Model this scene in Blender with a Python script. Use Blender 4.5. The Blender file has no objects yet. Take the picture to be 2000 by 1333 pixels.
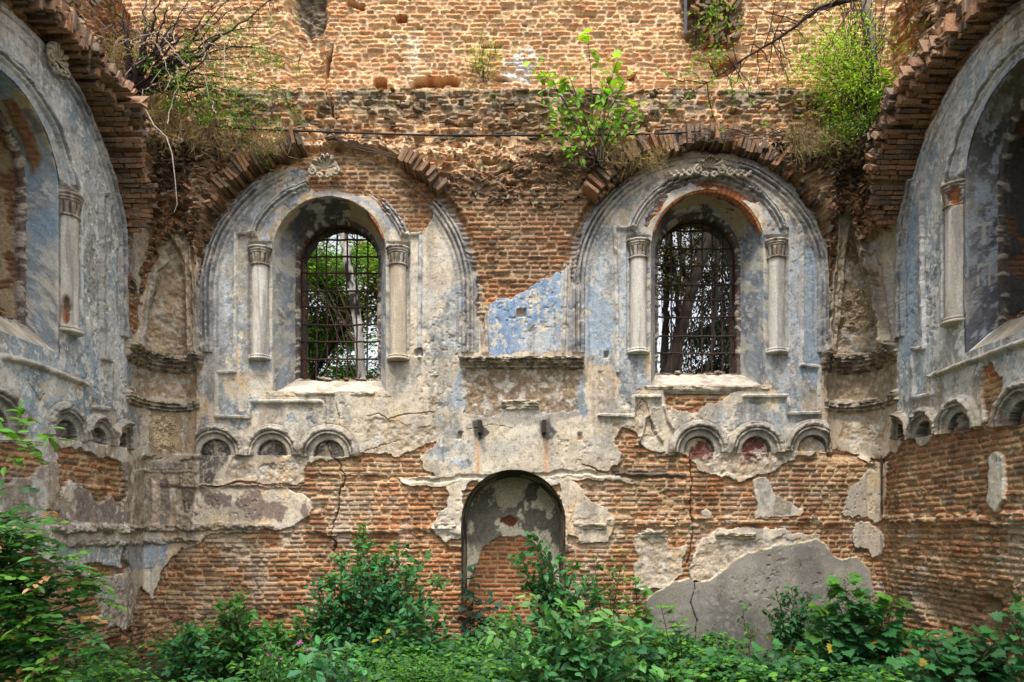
import bpy, math, random
import numpy as np
C = bpy.context
sc = C.scene
f4 = np.float32
R_ = math.radians

# ------------------------------------------------------------------ camera
D = 11.11          # camera to front wall (m)
F = 1388.9         # focal length in photo pixels (photo 2000 px wide)
CZ = 2.1           # eye height
HY = 1030.0        # horizon row
cam = bpy.data.cameras.new('camera')
cam.sensor_width = 36.0
cam.lens = F / 2000 * 36
cam.shift_y = (HY - 666.5) / 2000
cam.clip_end = 500
camo = bpy.data.objects.new('camera', cam)
camo.location = (0, -D, CZ)
camo.rotation_euler = (math.pi / 2, 0, 0)
C.collection.objects.link(camo)
sc.camera = camo

# ------------------------------------------------------------------ world, sun, exposure
SUN_EL, SUN_AZ = R_(63), R_(20)
world = bpy.data.worlds.new("World")
sc.world = world
world.use_nodes = True
nt = world.node_tree
nt.nodes.clear()
sky = nt.nodes.new('ShaderNodeTexSky')
sky.sky_type = 'NISHITA'
sky.sun_disc = False
sky.sun_elevation = SUN_EL
sky.sun_rotation = math.pi - SUN_AZ
sky.air_density = 1.0
sky.dust_density = 4.0
hs = nt.nodes.new('ShaderNodeHueSaturation')
hs.inputs['Saturation'].default_value = 0.22
bg = nt.nodes.new('ShaderNodeBackground')
bg.inputs['Strength'].default_value = 0.15
wo = nt.nodes.new('ShaderNodeOutputWorld')
nt.links.new(sky.outputs[0], hs.inputs['Color'])
nt.links.new(hs.outputs[0], bg.inputs[0])
nt.links.new(bg.outputs[0], wo.inputs[0])
sun = bpy.data.lights.new('sun', 'SUN')
sun.energy = 2.1
sun.angle = R_(10)
sun.color = (1.0, 0.97, 0.92)
so = bpy.data.objects.new('sun', sun)
# light comes from behind the camera, high, a little from the left
so.rotation_euler = (math.pi / 2 - SUN_EL, 0, -SUN_AZ)
so.location = (-3, -12, 20)
C.collection.objects.link(so)
vs = sc.view_settings
vs.view_transform = 'Standard'
vs.look = 'None'
vs.exposure = 1.0
vs.gamma = 1.0
sc.render.engine = 'CYCLES'

# ------------------------------------------------------------------ numpy helpers
rng = np.random.default_rng(11)
T = rng.random((256, 256)).astype(f4)

def tb(a, b):
    return T[a & 255, b & 255]

def vn(x, y, o=0):
    xi = np.floor(x).astype(np.int32); yi = np.floor(y).astype(np.int32)
    fx = (x - xi).astype(f4); fy = (y - yi).astype(f4)
    fx = fx * fx * (3 - 2 * fx); fy = fy * fy * (3 - 2 * fy)
    xi = xi + o * 37; yi = yi + o * 91
    a = tb(xi, yi); b = tb(xi + 1, yi); c = tb(xi, yi + 1); d = tb(xi + 1, yi + 1)
    return a + (b - a) * fx + (c - a) * fy + (a - b - c + d) * fx * fy

def fbm(x, y, n=4, o=0, g=0.55):
    s = 0; a = 1.0; t = 0
    for k in range(n):
        s = s + a * vn(x * 2 ** k + 5.3 * k, y * 2 ** k + 9.1 * k, o + k)
        t += a; a *= g
    s = s / t
    return (np.clip((s - 0.5) * 1.7 + 0.5, 0, 1)).astype(f4)

def ss(a, b, x):
    t = np.clip((x - a) / (b - a), 0, 1)
    return t * t * (3 - 2 * t)

def lerp(a, b, t):
    return a + (b - a) * t

def lin(r, g, b):
    def c(v):
        v /= 255.0
        return v / 12.92 if v <= 0.04045 else ((v + 0.055) / 1.055) ** 2.4
    return np.array([c(r), c(g), c(b)], f4)

def brick(u, v, o=0, L=0.32, P=0.074, jw=0.0075, warp=0.02, jum=0.0, wob=.6, split=.5):
    """mask (1 = brick face, 0 = joint) and three random numbers per brick"""
    v = v + warp * 2 * (vn(u * 0.7, v * 0.9, o + 40) - 0.5) + wob * (0.018 * (vn(u * 5, v * 5, o + 41) - 0.5) + 0.012 * (vn(u * 14, v * 9, o + 44) - 0.5))
    u = u + 0.03 * (vn(u * 3, v * 6, o + 42) - 0.5)
    if jum:
        v = v + jum * (fbm(u * 2.2, v * 2.2, 3, o + 43) - 0.5)
        u = u + jum * (fbm(u * 2.2, v * 2.2, 3, o + 47) - 0.5)
    r = np.floor(v / P).astype(np.int32); fv = v / P - r
    ru = u / L + tb(r * 1, r * 0 + o * 7 + 3) * 3
    i = np.floor(ru).astype(np.int32)
    def j(i):
        return 0.34 * (tb(i * 13 + r * 7, i * 5 + r * 29 + o) - 0.5)
    for _ in range(1):
        b0 = i + j(i); b1 = i + 1 + j(i + 1)
        i = np.where(ru < b0, i - 1, np.where(ru > b1, i + 1, i))
    b0 = i + j(i); b1 = i + 1 + j(i + 1)
    rs = tb(i * 3 + r * 11 + 5, i * 17 + r * 5 + o * 3)
    mid = b0 + (b1 - b0) * (0.4 + 0.2 * tb(i + 9, r + 4))
    sp = rs < split
    right = ru > mid
    idn = i * 2 + np.where(sp & right, 1, 0)
    lo = np.where(sp & right, mid, b0); hi = np.where(sp & ~right, mid, b1)
    du = np.minimum(ru - lo, hi - ru) * L * .72
    dv = np.minimum(fv, 1 - fv) * P
    c = 0.013
    e = np.where((du < c) & (dv < c), c - np.hypot(c - du, c - dv), np.minimum(du, dv))
    jj = jw * (0.4 + 1.5 * vn(u * 11, v * 15, o + 50))
    m = np.clip((e - jj) / 0.008, 0, 1)
    r1 = tb(idn * 7 + r * 3, idn * 19 + r * 23 + o)
    r2 = tb(idn * 5 + r * 31 + 77, idn * 3 + r * 13 + o)
    r3 = tb(idn * 11 + r * 17 + 33, idn * 29 + r * 7 + o)
    return m.astype(f4), r1, r2, r3

# ------------------------------------------------------------------ materials
def surf_mat(name, bump=0.6, fine=0.25, rough=0.92, scale=1.0, spec=0.25):
    m = bpy.data.materials.new(name); m.use_nodes = True
    n = m.node_tree; L = n.links
    b = n.nodes['Principled BSDF']
    b.inputs['Roughness'].default_value = rough
    b.inputs['Specular IOR Level'].default_value = spec
    at = n.nodes.new('ShaderNodeAttribute'); at.attribute_name = 'Col'
    tc = n.nodes.new('ShaderNodeTexCoord')
    n1 = n.nodes.new('ShaderNodeTexNoise'); n1.inputs['Scale'].default_value = 38 * scale
    n1.inputs['Detail'].default_value = 6; n1.inputs['Roughness'].default_value = 0.7
    L.new(tc.outputs['Object'], n1.inputs['Vector'])
    mr = n.nodes.new('ShaderNodeMapRange')
    mr.inputs['From Min'].default_value = 0.3; mr.inputs['From Max'].default_value = 0.7
    mr.inputs['To Min'].default_value = 1 - fine * 1.3; mr.inputs['To Max'].default_value = 1 + fine * 0.9
    L.new(n1.outputs['Fac'], mr.inputs['Value'])
    vm = n.nodes.new('ShaderNodeVectorMath'); vm.operation = 'SCALE'
    L.new(at.outputs['Color'], vm.inputs[0]); L.new(mr.outputs[0], vm.inputs['Scale'])
    L.new(vm.outputs[0], b.inputs['Base Color'])
    bp = n.nodes.new('ShaderNodeBump'); bp.inputs['Strength'].default_value = bump
    bp.inputs['Distance'].default_value = 0.012
    L.new(n1.outputs['Fac'], bp.inputs['Height'])
    L.new(bp.outputs[0], b.inputs['Normal'])
    return m

M_BRICK = surf_mat('weathered_brick', 1.0, 0.42)
M_PLAS = surf_mat('old_plaster', 0.7, 0.22)
M_STUC = surf_mat('stucco_moulding', 0.6, 0.22)
M_RUB = surf_mat('earth_and_rubble', 1.0, 0.4, scale=0.8)
M_IRON = surf_mat('rusty_iron', 0.5, 0.3, rough=0.75, scale=2)
M_BARK = surf_mat('bark', 0.9, 0.35)

def leaf_mat(name, trans=0.32, rough=0.55):
    m = bpy.data.materials.new(name); m.use_nodes = True
    n = m.node_tree; L = n.links
    b = n.nodes['Principled BSDF']; b.inputs['Roughness'].default_value = rough
    b.inputs['Specular IOR Level'].default_value = 0.3
    at = n.nodes.new('ShaderNodeAttribute'); at.attribute_name = 'Col'
    L.new(at.outputs['Color'], b.inputs['Base Color'])
    tr = n.nodes.new('ShaderNodeBsdfTranslucent')
    g = n.nodes.new('ShaderNodeVectorMath'); g.operation = 'MULTIPLY'; g.inputs[1].default_value = (1.5, 1.6, 0.6)
    L.new(at.outputs['Color'], g.inputs[0]); L.new(g.outputs[0], tr.inputs['Color'])
    mx = n.nodes.new('ShaderNodeMixShader'); mx.inputs[0].default_value = trans
    L.new(b.outputs[0], mx.inputs[1]); L.new(tr.outputs[0], mx.inputs[2])
    L.new(mx.outputs[0], n.nodes['Material Output'].inputs['Surface'])
    return m
M_LEAF = leaf_mat('leaves')

# ------------------------------------------------------------------ object helpers
def put(o, parent=None, label=None, cat=None, group=None, kind=None):
    C.collection.objects.link(o)
    if parent is not None: o.parent = parent
    if label: o['label'] = label
    if cat: o['category'] = cat
    if group: o['group'] = group
    if kind: o['kind'] = kind
    return o

def thing(name, label, cat, loc=(0, 0, 0), group=None):
    o = bpy.data.objects.new(name, None)
    o.location = loc; o.empty_display_size = 0.2
    return put(o, None, label, cat, group)

def mesh_obj(name, V, Fq, col, mat, parent=None, smooth=True, **kw):
    """V (n,3) world coords; Fq (m,k) faces of one size or list of such arrays; col (n,3)"""
    V = np.asarray(V, f4)
    if parent is not None:
        V = V - np.array(parent_world(parent), f4)
    if not isinstance(Fq, list): Fq = [Fq]
    Fq = [np.asarray(a, np.int32) for a in Fq if len(a)]
    me = bpy.data.meshes.new(name)
    me.vertices.add(len(V)); me.vertices.foreach_set('co', V.ravel())
    nl = sum(a.size for a in Fq); npo = sum(len(a) for a in Fq)
    me.loops.add(nl); me.loops.foreach_set('vertex_index', np.concatenate([a.ravel() for a in Fq]))
    me.polygons.add(npo)
    tot = np.concatenate([np.full(len(a), a.shape[1], np.int32) for a in Fq])
    st = np.concatenate([[0], np.cumsum(tot)[:-1]]).astype(np.int32)
    me.polygons.foreach_set('loop_start', st)
    me.polygons.foreach_set('use_smooth', np.full(npo, smooth))
    me.update(calc_edges=True)
    if col is not None:
        col = np.asarray(col, f4)
        if col.ndim == 1: col = np.repeat(col[None], len(V), 0)
        a = me.attributes.new('Col', 'FLOAT_COLOR', 'POINT')
        c4 = np.ones((len(V), 4), f4); c4[:, :3] = np.clip(col, 0, 0.95)
        a.data.foreach_set('color', c4.ravel())
    me.materials.append(mat)
    return put(bpy.data.objects.new(name, me), parent, **kw)

def parent_world(p):
    x, y, z = p.location
    if p.parent is not None:
        a, b, c = parent_world(p.parent); return (x + a, y + b, z + c)
    return (x, y, z)

def grid_faces(n, m, closed=False):
    i = np.arange(n - 1)[:, None]; j = np.arange(m - 1)[None, :]
    a = (i * m + j).ravel()
    f = np.stack([a, a + m, a + m + 1, a + 1], 1)
    if closed:
        i = np.arange(n - 1)
        a = i * m + m - 1; b = i * m
        f = np.concatenate([f, np.stack([a, a + m, b + m, b], 1)])
    return f

def grid_obj(name, P, col, mat, parent=None, mask=None, flip=False, closed=False, **kw):
    n, m = P.shape[:2]
    Fa = grid_faces(n, m, closed)
    if mask is not None: Fa = Fa[mask.ravel()]
    if len(Fa) == 0: return None
    if flip: Fa = Fa[:, ::-1]
    u, inv = np.unique(Fa, return_inverse=True)
    return mesh_obj(name, P.reshape(-1, 3)[u], inv.reshape(Fa.shape), col.reshape(-1, 3)[u], mat, parent, **kw)

# ------------------------------------------------------------------ plan of the room
XW = 5.6; XF = 4.92
def catmull(P, n):
    P = np.array(P, float)
    Q = np.vstack([2 * P[0] - P[1], P, 2 * P[-1] - P[-2]])
    out = []
    for i in range(1, len(Q) - 2):
        t = np.linspace(0, 1, 40, endpoint=False)[:, None]
        a, b, c, d = Q[i - 1], Q[i], Q[i + 1], Q[i + 2]
        out.append(0.5 * (2 * b + (c - a) * t + (2 * a - 5 * b + 4 * c - d) * t ** 2 + (3 * b - a - 3 * c + d) * t ** 3))
    out = np.vstack(out + [P[-1:]])
    l = np.concatenate([[0], np.cumsum(np.hypot(*(out[1:] - out[:-1]).T))])
    s = np.linspace(0, l[-1], n)
    return np.stack([np.interp(s, l, out[:, 0]), np.interp(s, l, out[:, 1])], 1), l[-1]
NC = 200
CU, Lc = catmull([(4.92, 0), (5.0, .13), (5.25, .25), (5.55, .16), (5.72, -.15), (5.72, -.55), (5.6, -.83)], NC)
def polyl(P, n):
    P = np.array(P, float)
    l = np.concatenate([[0], np.cumsum(np.hypot(*(P[1:] - P[:-1]).T))])
    s = np.linspace(0, l[-1], n)
    return np.stack([np.interp(s, l, P[:, 0]), np.interp(s, l, P[:, 1])], 1)
CL = polyl([(4.92, 0), (5.3, .01), (5.66, .0), (5.74, -.05), (5.72, -.3), (5.66, -.6), (5.6, -.83)], NC)
S1 = XF + Lc

def plan(s, low=False):
    """plan position for wall coordinate s (0 = middle of the front wall)"""
    s = np.asarray(s, float); a = np.abs(s); sg = np.sign(s)
    Cc = CL if low else CU
    t = (a - XF) / Lc * (NC - 1)
    x = np.where(a < XF, a, np.where(a < S1, np.interp(t, np.arange(NC), Cc[:, 0]), XW))
    y = np.where(a < XF, 0, np.where(a < S1, np.interp(t, np.arange(NC), Cc[:, 1]), -.83 - (a - S1)))
    return x * sg, y

def normal(s):
    a = np.abs(s); th = ss(XF - .3, S1 + .3, a) * math.pi / 2
    return -np.sign(s) * np.sin(th), -np.cos(th)

def SZ(px, py):
    """photo pixel -> (s, z) on the wall surface"""
    px = np.asarray(px, float); py = np.asarray(py, float)
    off = px - 1000; a = np.abs(off); sg = np.sign(off)
    kx = lambda Cc: Cc[:, 0] / (Cc[:, 1] + D) * F
    ku = np.maximum.accumulate(kx(CU)); kl = np.maximum.accumulate(kx(CL))
    tu = np.interp(a, ku, np.arange(NC)); tl = np.interp(a, kl, np.arange(NC))
    w = (py > 885)
    t = np.where(w, tl, tu)
    yc = np.where(w, np.interp(t, np.arange(NC), CL[:, 1]), np.interp(t, np.arange(NC), CU[:, 1]))
    aS = XW / (D - .83) * F
    dS = XW / np.maximum(a, 1) * F
    s = np.where(a < XF / D * F, a * D / F, np.where(a < aS, XF + t / (NC - 1) * Lc, S1 + (D - .83 - dS)))
    dep = np.where(a < XF / D * F, D, np.where(a < aS, yc + D, dS))
    z = CZ + (HY - py) * dep / F
    return s * sg, z

# ------------------------------------------------------------------ the shell field
RES = 0.011
SMAX = S1 + 4.6
sv = np.arange(-SMAX, SMAX + RES, RES).astype(f4)
zv = np.arange(-0.25, 10.4, RES).astype(f4)
NS, NZ = len(sv), len(zv)
S, Z = np.meshgrid(sv, zv, indexing='ij')
AS = np.abs(S)
print('shell', NS, NZ, NS * NZ)
H = np.zeros((NS, NZ), f4)
COL = np.zeros((NS, NZ, 3), f4)
wn = [fbm(S * 5, Z * 5, 5, 3) - 0.5, fbm(S * 5, Z * 5, 5, 8) - 0.5]
wb = [fbm(S * 1.1, Z * 1.1, 4, 13) - 0.5, fbm(S * 1.1, Z * 1.1, 4, 18) - 0.5]
SW = S + .11 * wn[0]; ZW = Z + .11 * wn[1]
N1 = fbm(S * 0.9, Z * 0.9, 4, 21); N2 = fbm(S * 3, Z * 3, 5, 25); N3 = fbm(S * 9, Z * 9, 4, 29)
NV = fbm(S * 9, Z * 1.6, 4, 33)       # streaks that run down
FL = fbm(S * 4.2, Z * 4.2, 6, 37, 0.68)      # flaking

def rect(s0, s1, z0, z1):
    i0 = int(np.clip((s0 - sv[0]) / RES, 0, NS)); i1 = int(np.clip((s1 - sv[0]) / RES + 1, 0, NS))
    j0 = int(np.clip((z0 - zv[0]) / RES, 0, NZ)); j1 = int(np.clip((z1 - zv[0]) / RES + 1, 0, NZ))
    return slice(i0, i1), slice(j0, j1)

def sdist(a, b, P, closed=True):
    """signed distance (negative inside) of points (a,b) to polygon P, or distance to polyline"""
    d = np.full(a.shape, 1e9, f4); ins = np.zeros(a.shape, bool)
    n = len(P)
    for k in range(n if closed else n - 1):
        x0, y0 = P[k]; x1, y1 = P[(k + 1) % n]
        ex, ey = x1 - x0, y1 - y0
        l2 = ex * ex + ey * ey + 1e-12
        t = np.clip(((a - x0) * ex + (b - y0) * ey) / l2, 0, 1)
        d = np.minimum(d, (a - x0 - t * ex) ** 2 + (b - y0 - t * ey) ** 2)
        if closed:
            c = ((y0 > b) != (y1 > b)) & (a < ex * (b - y0) / (ey + (1e-12 if ey >= 0 else -1e-12)) + x0)
            ins ^= c
    d = np.sqrt(d)
    return np.where(ins, -d, d) if closed else d

def poly(pts, soft=0.012, warp=1.0, big=0.0, sub=2):
    """soft mask (0..1) of a polygon traced in photo pixels, with a ragged edge"""
    pts = np.array(pts, float)
    q = []
    for k in range(len(pts)):
        for t in np.linspace(0, 1, sub, endpoint=False):
            q.append(pts[k] * (1 - t) + pts[(k + 1) % len(pts)] * t)
    q = np.array(q)
    s, z = SZ(q[:, 0], q[:, 1])
    mg = soft + .12 * warp + big + .05
    r = rect(s.min() - mg, s.max() + mg, z.min() - mg, z.max() + mg)
    out = np.zeros((NS, NZ), f4)
    a = S[r] + warp * .11 * wn[0][r] + big * wb[0][r]
    b = Z[r] + warp * .11 * wn[1][r] + big * wb[1][r]
    d = sdist(a, b, np.stack([s, z], 1))
    out[r] = np.clip(0.5 - d / (2 * soft), 0, 1)
    return out

def line(pts, sub=3, warp=0.0, mg=0.3):
    """distance field (m) to a polyline traced in photo pixels"""
    pts = np.array(pts, float)
    q = [pts[0]]
    for k in range(len(pts) - 1):
        for t in np.linspace(0, 1, sub + 1)[1:]:
            q.append(pts[k] * (1 - t) + pts[k + 1] * t)
    q = np.array(q)
    s, z = SZ(q[:, 0], q[:, 1])
    r = rect(s.min() - mg, s.max() + mg, z.min() - mg, z.max() + mg)
    out = np.full((NS, NZ), 9.0, f4)
    out[r] = sdist(S[r] + warp * wn[0][r], Z[r] + warp * wn[1][r], np.stack([s, z], 1), False)
    return out

def lay(m, c, c2=None, n=None):
    """lay colour c (or c..c2 by noise n) over COL where mask m"""
    idx = m > 0.003
    mm = m[idx][:, None]
    if c2 is not None:
        t = (n if n is not None else N2)[idx][:, None]
        cc = c * (1 - t) + c2 * t
    else: cc = c
    COL[idx] = COL[idx] * (1 - mm) + cc * mm

def flaky(w, edge=0.05, n=None, k=1.0):
    """ragged paint patches: covers all where w = 1, nothing where w = 0"""
    n = FL if n is None else n
    return ss(-edge, edge, (w - 0.5) * 1.15 + (0.5 - n) * k) * (w > 0.01)
# ------------------------------------------------------------------ palette
CREAM, TAN = lin(206, 194, 174), lin(184, 164, 138)
BLUE, LBLUE, SBLUE = lin(138, 149, 158), lin(186, 190, 192), lin(110, 136, 168)
GRAY, LGRAY, DGRAY, SOOT = lin(132, 128, 122), lin(172, 168, 160), lin(80, 80, 86), lin(40, 39, 42)
WHITE, MAROON, DIRT = lin(215, 213, 206), lin(104, 70, 64), lin(84, 70, 56)
MOSS = lin(92, 92, 52)

# ------------------------------------------------------------------ bays (s centre, z centre) of the four arches
sSide = S1 + 2.07
BAYS = [  # outer arch: s, zc, R ; window axis: s ; archivolt zc ; window base shift dz
    dict(so=-sSide, zo=5.84, R=2.04, sw=-sSide - .35, za=6.00, dz=-.27, side=-1),
    dict(so=-2.72, zo=5.764, R=2.10, sw=-2.85, za=6.204, dz=-.10, side=0),
    dict(so=2.944, zo=5.892, R=1.976, sw=3.045, za=6.324, dz=0.0, side=0),
    dict(so=sSide, zo=5.84, R=2.04, sw=sSide + .35, za=6.10, dz=-.15, side=1)]
DO = np.full((NS, NZ), 9.0, f4)
for b in BAYS:
    du = np.abs(S - b['so']); dz = Z - b['zo']
    d = np.where(dz > 0, np.hypot(du, dz) - b['R'], du - b['R']).astype(f4)
    b['d'] = d
    DO = np.minimum(DO, d)
SIDE = ss(S1 - .05, S1 + .05, AS)
CORN = ss(XF - .1, XF + .15, AS) * (1 - SIDE)

# ------------------------------------------------------------------ bare brick everywhere
pend = ss(.02, .12, DO) * ss(4.9, 6.3, Z)             # outside the arches: vault springers
wside = ss(3.9, 5.1, AS)
jumw = np.clip(pend * ss(4.2, 5.0, AS) * (1 - ss(S1 + .1, S1 + .4, AS) * .3) + pend * ss(7.2, 7.5, Z) * (1 - ss(8.0, 8.3, Z)) * .9, 0, 1)
m1, r1, r2, r3 = brick(S, Z, 1)
m2, q1, q2, q3 = brick(S, Z, 5, jum=.22, P=.066, L=.2)
sel = jumw > 0.5 + .5 * (N3 - .5)
m1 = np.where(sel, m2, m1); r1 = np.where(sel, q1, r1); r2 = np.where(sel, q2, r2); r3 = np.where(sel, q3, r3)
rough = .35 + .65 * N1 + 1.2 * jumw + 1.1 * ss(8.0, 8.25, Z) * (1 - ss(8.85, 9.0, Z)) * (1 - wside)
er0 = fbm(S * 1.3, Z * 1.3, 4, 63)
HB = -(.022 + .012 * er0) * (1 - m1) + m1 * (.038 * (r1 - .5) - .045 * (r2 < .05 + .16 * ss(.5, .8, er0) + .10 * jumw) + .008 * (N3 - .5)) * rough
HB -= .02 * ss(.66, .8, fbm(S * 8, Z * 11, 4, 64)) * rough
HB += .05 * (N2 - .5) * rough * .5 + jumw * .13 * (fbm(S * 3.4, Z * 6.2, 5, 61) - .5)
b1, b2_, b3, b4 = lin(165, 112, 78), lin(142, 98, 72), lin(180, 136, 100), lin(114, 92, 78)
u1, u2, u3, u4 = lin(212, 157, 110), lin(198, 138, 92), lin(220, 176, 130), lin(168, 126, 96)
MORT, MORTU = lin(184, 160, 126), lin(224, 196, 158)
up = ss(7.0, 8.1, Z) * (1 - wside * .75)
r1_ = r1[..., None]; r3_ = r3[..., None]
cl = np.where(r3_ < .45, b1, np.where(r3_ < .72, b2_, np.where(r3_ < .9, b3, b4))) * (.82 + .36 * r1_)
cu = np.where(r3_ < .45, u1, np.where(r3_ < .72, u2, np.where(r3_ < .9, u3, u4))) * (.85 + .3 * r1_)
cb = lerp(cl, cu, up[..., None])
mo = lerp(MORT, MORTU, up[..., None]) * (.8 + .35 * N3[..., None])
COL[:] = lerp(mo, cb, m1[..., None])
# mortar smeared over the bricks, dust, dark damp patches
sm = ss(.58, .74, N2) * .45
COL[:] = lerp(COL, mo, sm[..., None])
COL *= (.82 + .36 * fbm(S * 2, Z * 2, 4, 71))[..., None]
# rising damp, soil splash and salts near the ground, soot streaks
low = ss(2.4, .2, Z + .8 * (N1 - .5)) * (1 - up)
COL *= lerp(np.ones(3, f4), np.array([.74, .74, .72], f4), (low * .8)[..., None])
salt = ss(.6, .75, fbm(S * 2.3, Z * 2.0, 5, 73)) * ss(3.2, 2.2, Z) * ss(.2, 1.2, Z)
COL[:] = lerp(COL, np.repeat(np.repeat(lin(186, 174, 158)[None, None], NS, 0), NZ, 1), (salt * .45)[..., None])
COL[:] = lerp(COL, COL * np.array([.55, .52, .5], f4), (ss(.6, .78, fbm(S * 4, Z * 1.5, 5, 74)) * .6)[..., None])
COL[:] = lerp(COL, np.repeat(np.repeat(lin(186, 158, 124)[None, None], NS, 0), NZ, 1), (ss(.62, .75, fbm(S * 2.1, Z * 3.1, 5, 76)) * .35)[..., None])
ORN = ss(.45, .8, fbm(S * .7, Z * .7, 3, 75)) * (1 - up)
COL *= lerp(np.ones(3, f4), np.array([1.06, .93, .84], f4), ORN[..., None])
# top ledge of the lower wall: broken grey mossy courses
ledge = ss(7.95, 8.35, Z + .25 * (N1 - .5)) * (1 - wside)
lay(ledge * ss(.35, .6, FL) * .6, lin(164, 142, 116), lin(120, 106, 90))
lay(ss(8.55, 8.75, Z + .2 * (N1 - .5)) * (1 - wside) * .8 * ss(.25, .5, FL), lin(120, 112, 98), lin(166, 150, 126))
lay(ss(8.6, 8.75, Z) * (1 - wside) * ss(.66, .8, fbm(S * 3, Z * 8, 4, 77)) * .7, MOSS)
# corner springers: browner, earth stained
lay(jumw * ss(.35, .65, N2) * .45, lin(150, 108, 80), lin(112, 88, 68))
earth = ss(7.15, 7.5, Z + .4 * (N1 - .5) + .12 * (N2 - .5)) * ss(3.6, 4.6, AS) * (1 - ss(8.1, 8.3, Z)) * ss(.05, .2, DO)
earth = np.maximum(earth, ss(7.45, 7.6, Z + .3 * (N2 - .5)) * (1 - ss(7.8, 8.05, Z)) * ss(-.3, .2, S) * ss(.05, .2, DO) * .7)
earth = np.maximum(earth, ss(7.0, 7.25, Z + .3 * (N2 - .5)) * (1 - ss(7.5, 7.65, Z)) * (np.abs(S - .3) < 2.2) * ss(.1, .25, DO) * .75)
lay(earth * ss(.3, .55, FL + .15), lin(96, 76, 58), lin(134, 108, 80))
# spandrel between the two arches is duller
lay(ss(.0, .15, DO) * (AS < 2.5) * ss(5.3, 5.6, Z) * (1 - ss(7.0, 7.6, Z)) * .45 * ss(.3, .6, N2), lin(126, 96, 76))

# protruding remains of the vault
amp = lerp(.10 + .12 * ss(.6, 2.8, AS), .50, ss(3.9, 5.3, AS))
sd_ = np.abs(AS - sSide)
amp = lerp(amp, .30, CORN * ss(S1, S1 - .3, AS))
amp = np.where(AS > S1, lerp(.50, .27, ss(1.5, .1, sd_)), amp)
ramp = ss(5.5, 7.7, Z)
liptop = 5.84 + np.sqrt(np.clip(2.36 ** 2 - sd_ ** 2, 0, 9))
zt0 = lerp(lerp(7.85, 7.62, ss(3.8, 4.8, AS)), np.maximum(liptop, 7.6), ss(S1 - .3, S1 + .3, AS))
fall = 1 - ss(0, 1, (Z + .12 * wb[0] + .05 * wn[0] - zt0) / lerp(.35, .85, wside))
HV = amp * ramp * fall * ss(.13, .2, DO + .03 * wn[0])
# springer of the rings: below the rings it fades in with distance from plaster
HB = HB + HV
back = ss(8.96, 9.02, Z + .03 * wn[1] + .05 * (r1 - .5)) * (1 - ss(XF + .3, S1 - .2, AS))
bs = ss(8.2, 9.4, Z) * ss(XF, S1, AS)                      # sides lean back above the vault line
HB = HB - .9 * back * (1 - SIDE) - .35 * bs

# ------------------------------------------------------------------ where plaster is left
inA = (DO < .0)
PM = np.zeros((NS, NZ), f4)
def add(*a, **k):
    global PM
    PM = np.maximum(PM, poly(*a, **k))
def cut(*a, **k):
    global PM
    PM = PM * (1 - poly(*a, **k))
# bay of the left window and everything down to the small arches
add([(384, 705), (384, 600), (394, 540), (408, 480), (438, 420), (478, 375), (520, 345), (555, 330), (590, 336), (618, 350), (606, 372),
     (660, 390), (700, 384), (735, 388), (772, 436), (790, 462), (820, 458), (842, 446), (838, 412), (850, 402), (882, 430), (908, 480), (926, 540),
     (936, 620), (946, 648), (955, 600), (1000, 580), (1060, 553), (1098, 532), (1112, 512), (1122, 560), (1126, 500), (1142, 445), (1172, 395),
     (1218, 352), (1262, 326), (1320, 302), (1440, 302), (1500, 322), (1560, 380), (1598, 440), (1616, 510), (1622, 600), (1622, 705),
     (1622, 885), (1560, 888), (1530, 905), (1500, 924), (1440, 936), (1365, 922), (1345, 892), (1300, 886), (1262, 878), (1238, 845), (1212, 838),
     (1200, 862), (1218, 880), (1210, 905), (1192, 920), (1140, 914), (1090, 930), (1000, 915), (920, 935), (885, 955), (862, 945), (880, 934), (850, 924),
     (822, 912), (818, 890), (846, 876), (850, 862), (822, 872), (800, 884), (740, 890), (700, 886), (640, 902), (600, 905), (600, 944),
     (389, 946), (384, 880)])
cut([(604, 366), (650, 378), (640, 350), (612, 350)])
cut([(1296, 762), (1440, 754), (1462, 752), (1412, 782), (1345, 812), (1322, 800), (1300, 792)])
cut([(1318, 350), (1350, 352), (1440, 352), (1480, 372), (1486, 392), (1440, 396), (1395, 372), (1350, 362), (1310, 382), (1275, 425), (1262, 445), (1256, 440), (1280, 390)])
# flanks of the niche
add([(868, 945), (850, 925), (905, 930), (905, 1062), (893, 1052), (872, 1064), (846, 1046), (842, 1022), (868, 988), (874, 966)])
add([(1095, 930), (1140, 960), (1160, 985), (1188, 998), (1196, 1030), (1184, 1060), (1142, 1062), (1112, 1046), (1102, 1080), (1098, 1000)])
add([(780, 935), (850, 925), (1000, 905), (1140, 915), (1180, 925), (1230, 938), (1240, 945), (1120, 940), (1080, 945), (930, 945), (905, 962), (870, 950), (800, 948)])
# lower left
add([(-400, 500), (392, 640), (392, 948), (560, 952), (590, 965), (607, 985), (607, 1008), (588, 1018), (560, 1026), (520, 1040), (400, 1046), (378, 1062), (340, 1085), (318, 1110),
     (302, 1150), (292, 1172), (274, 1142), (264, 1160), (258, 1210), (248, 1230), (215, 1222), (190, 1200), (182, 1140), (120, 1120), (70, 1080), (-400, 1060)])
cut([(86, 862), (150, 880), (232, 905), (246, 960), (236, 1000), (212, 965), (185, 985), (165, 960), (130, 930), (112, 975), (108, 890)])
cut([(-300, 850), (60, 870), (84, 905), (50, 935), (20, 940), (-300, 960)])
cut([(150, 1110), (190, 1098), (235, 1105), (232, 1060), (244, 1092), (252, 1110), (225, 1120), (180, 1130)])
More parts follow.
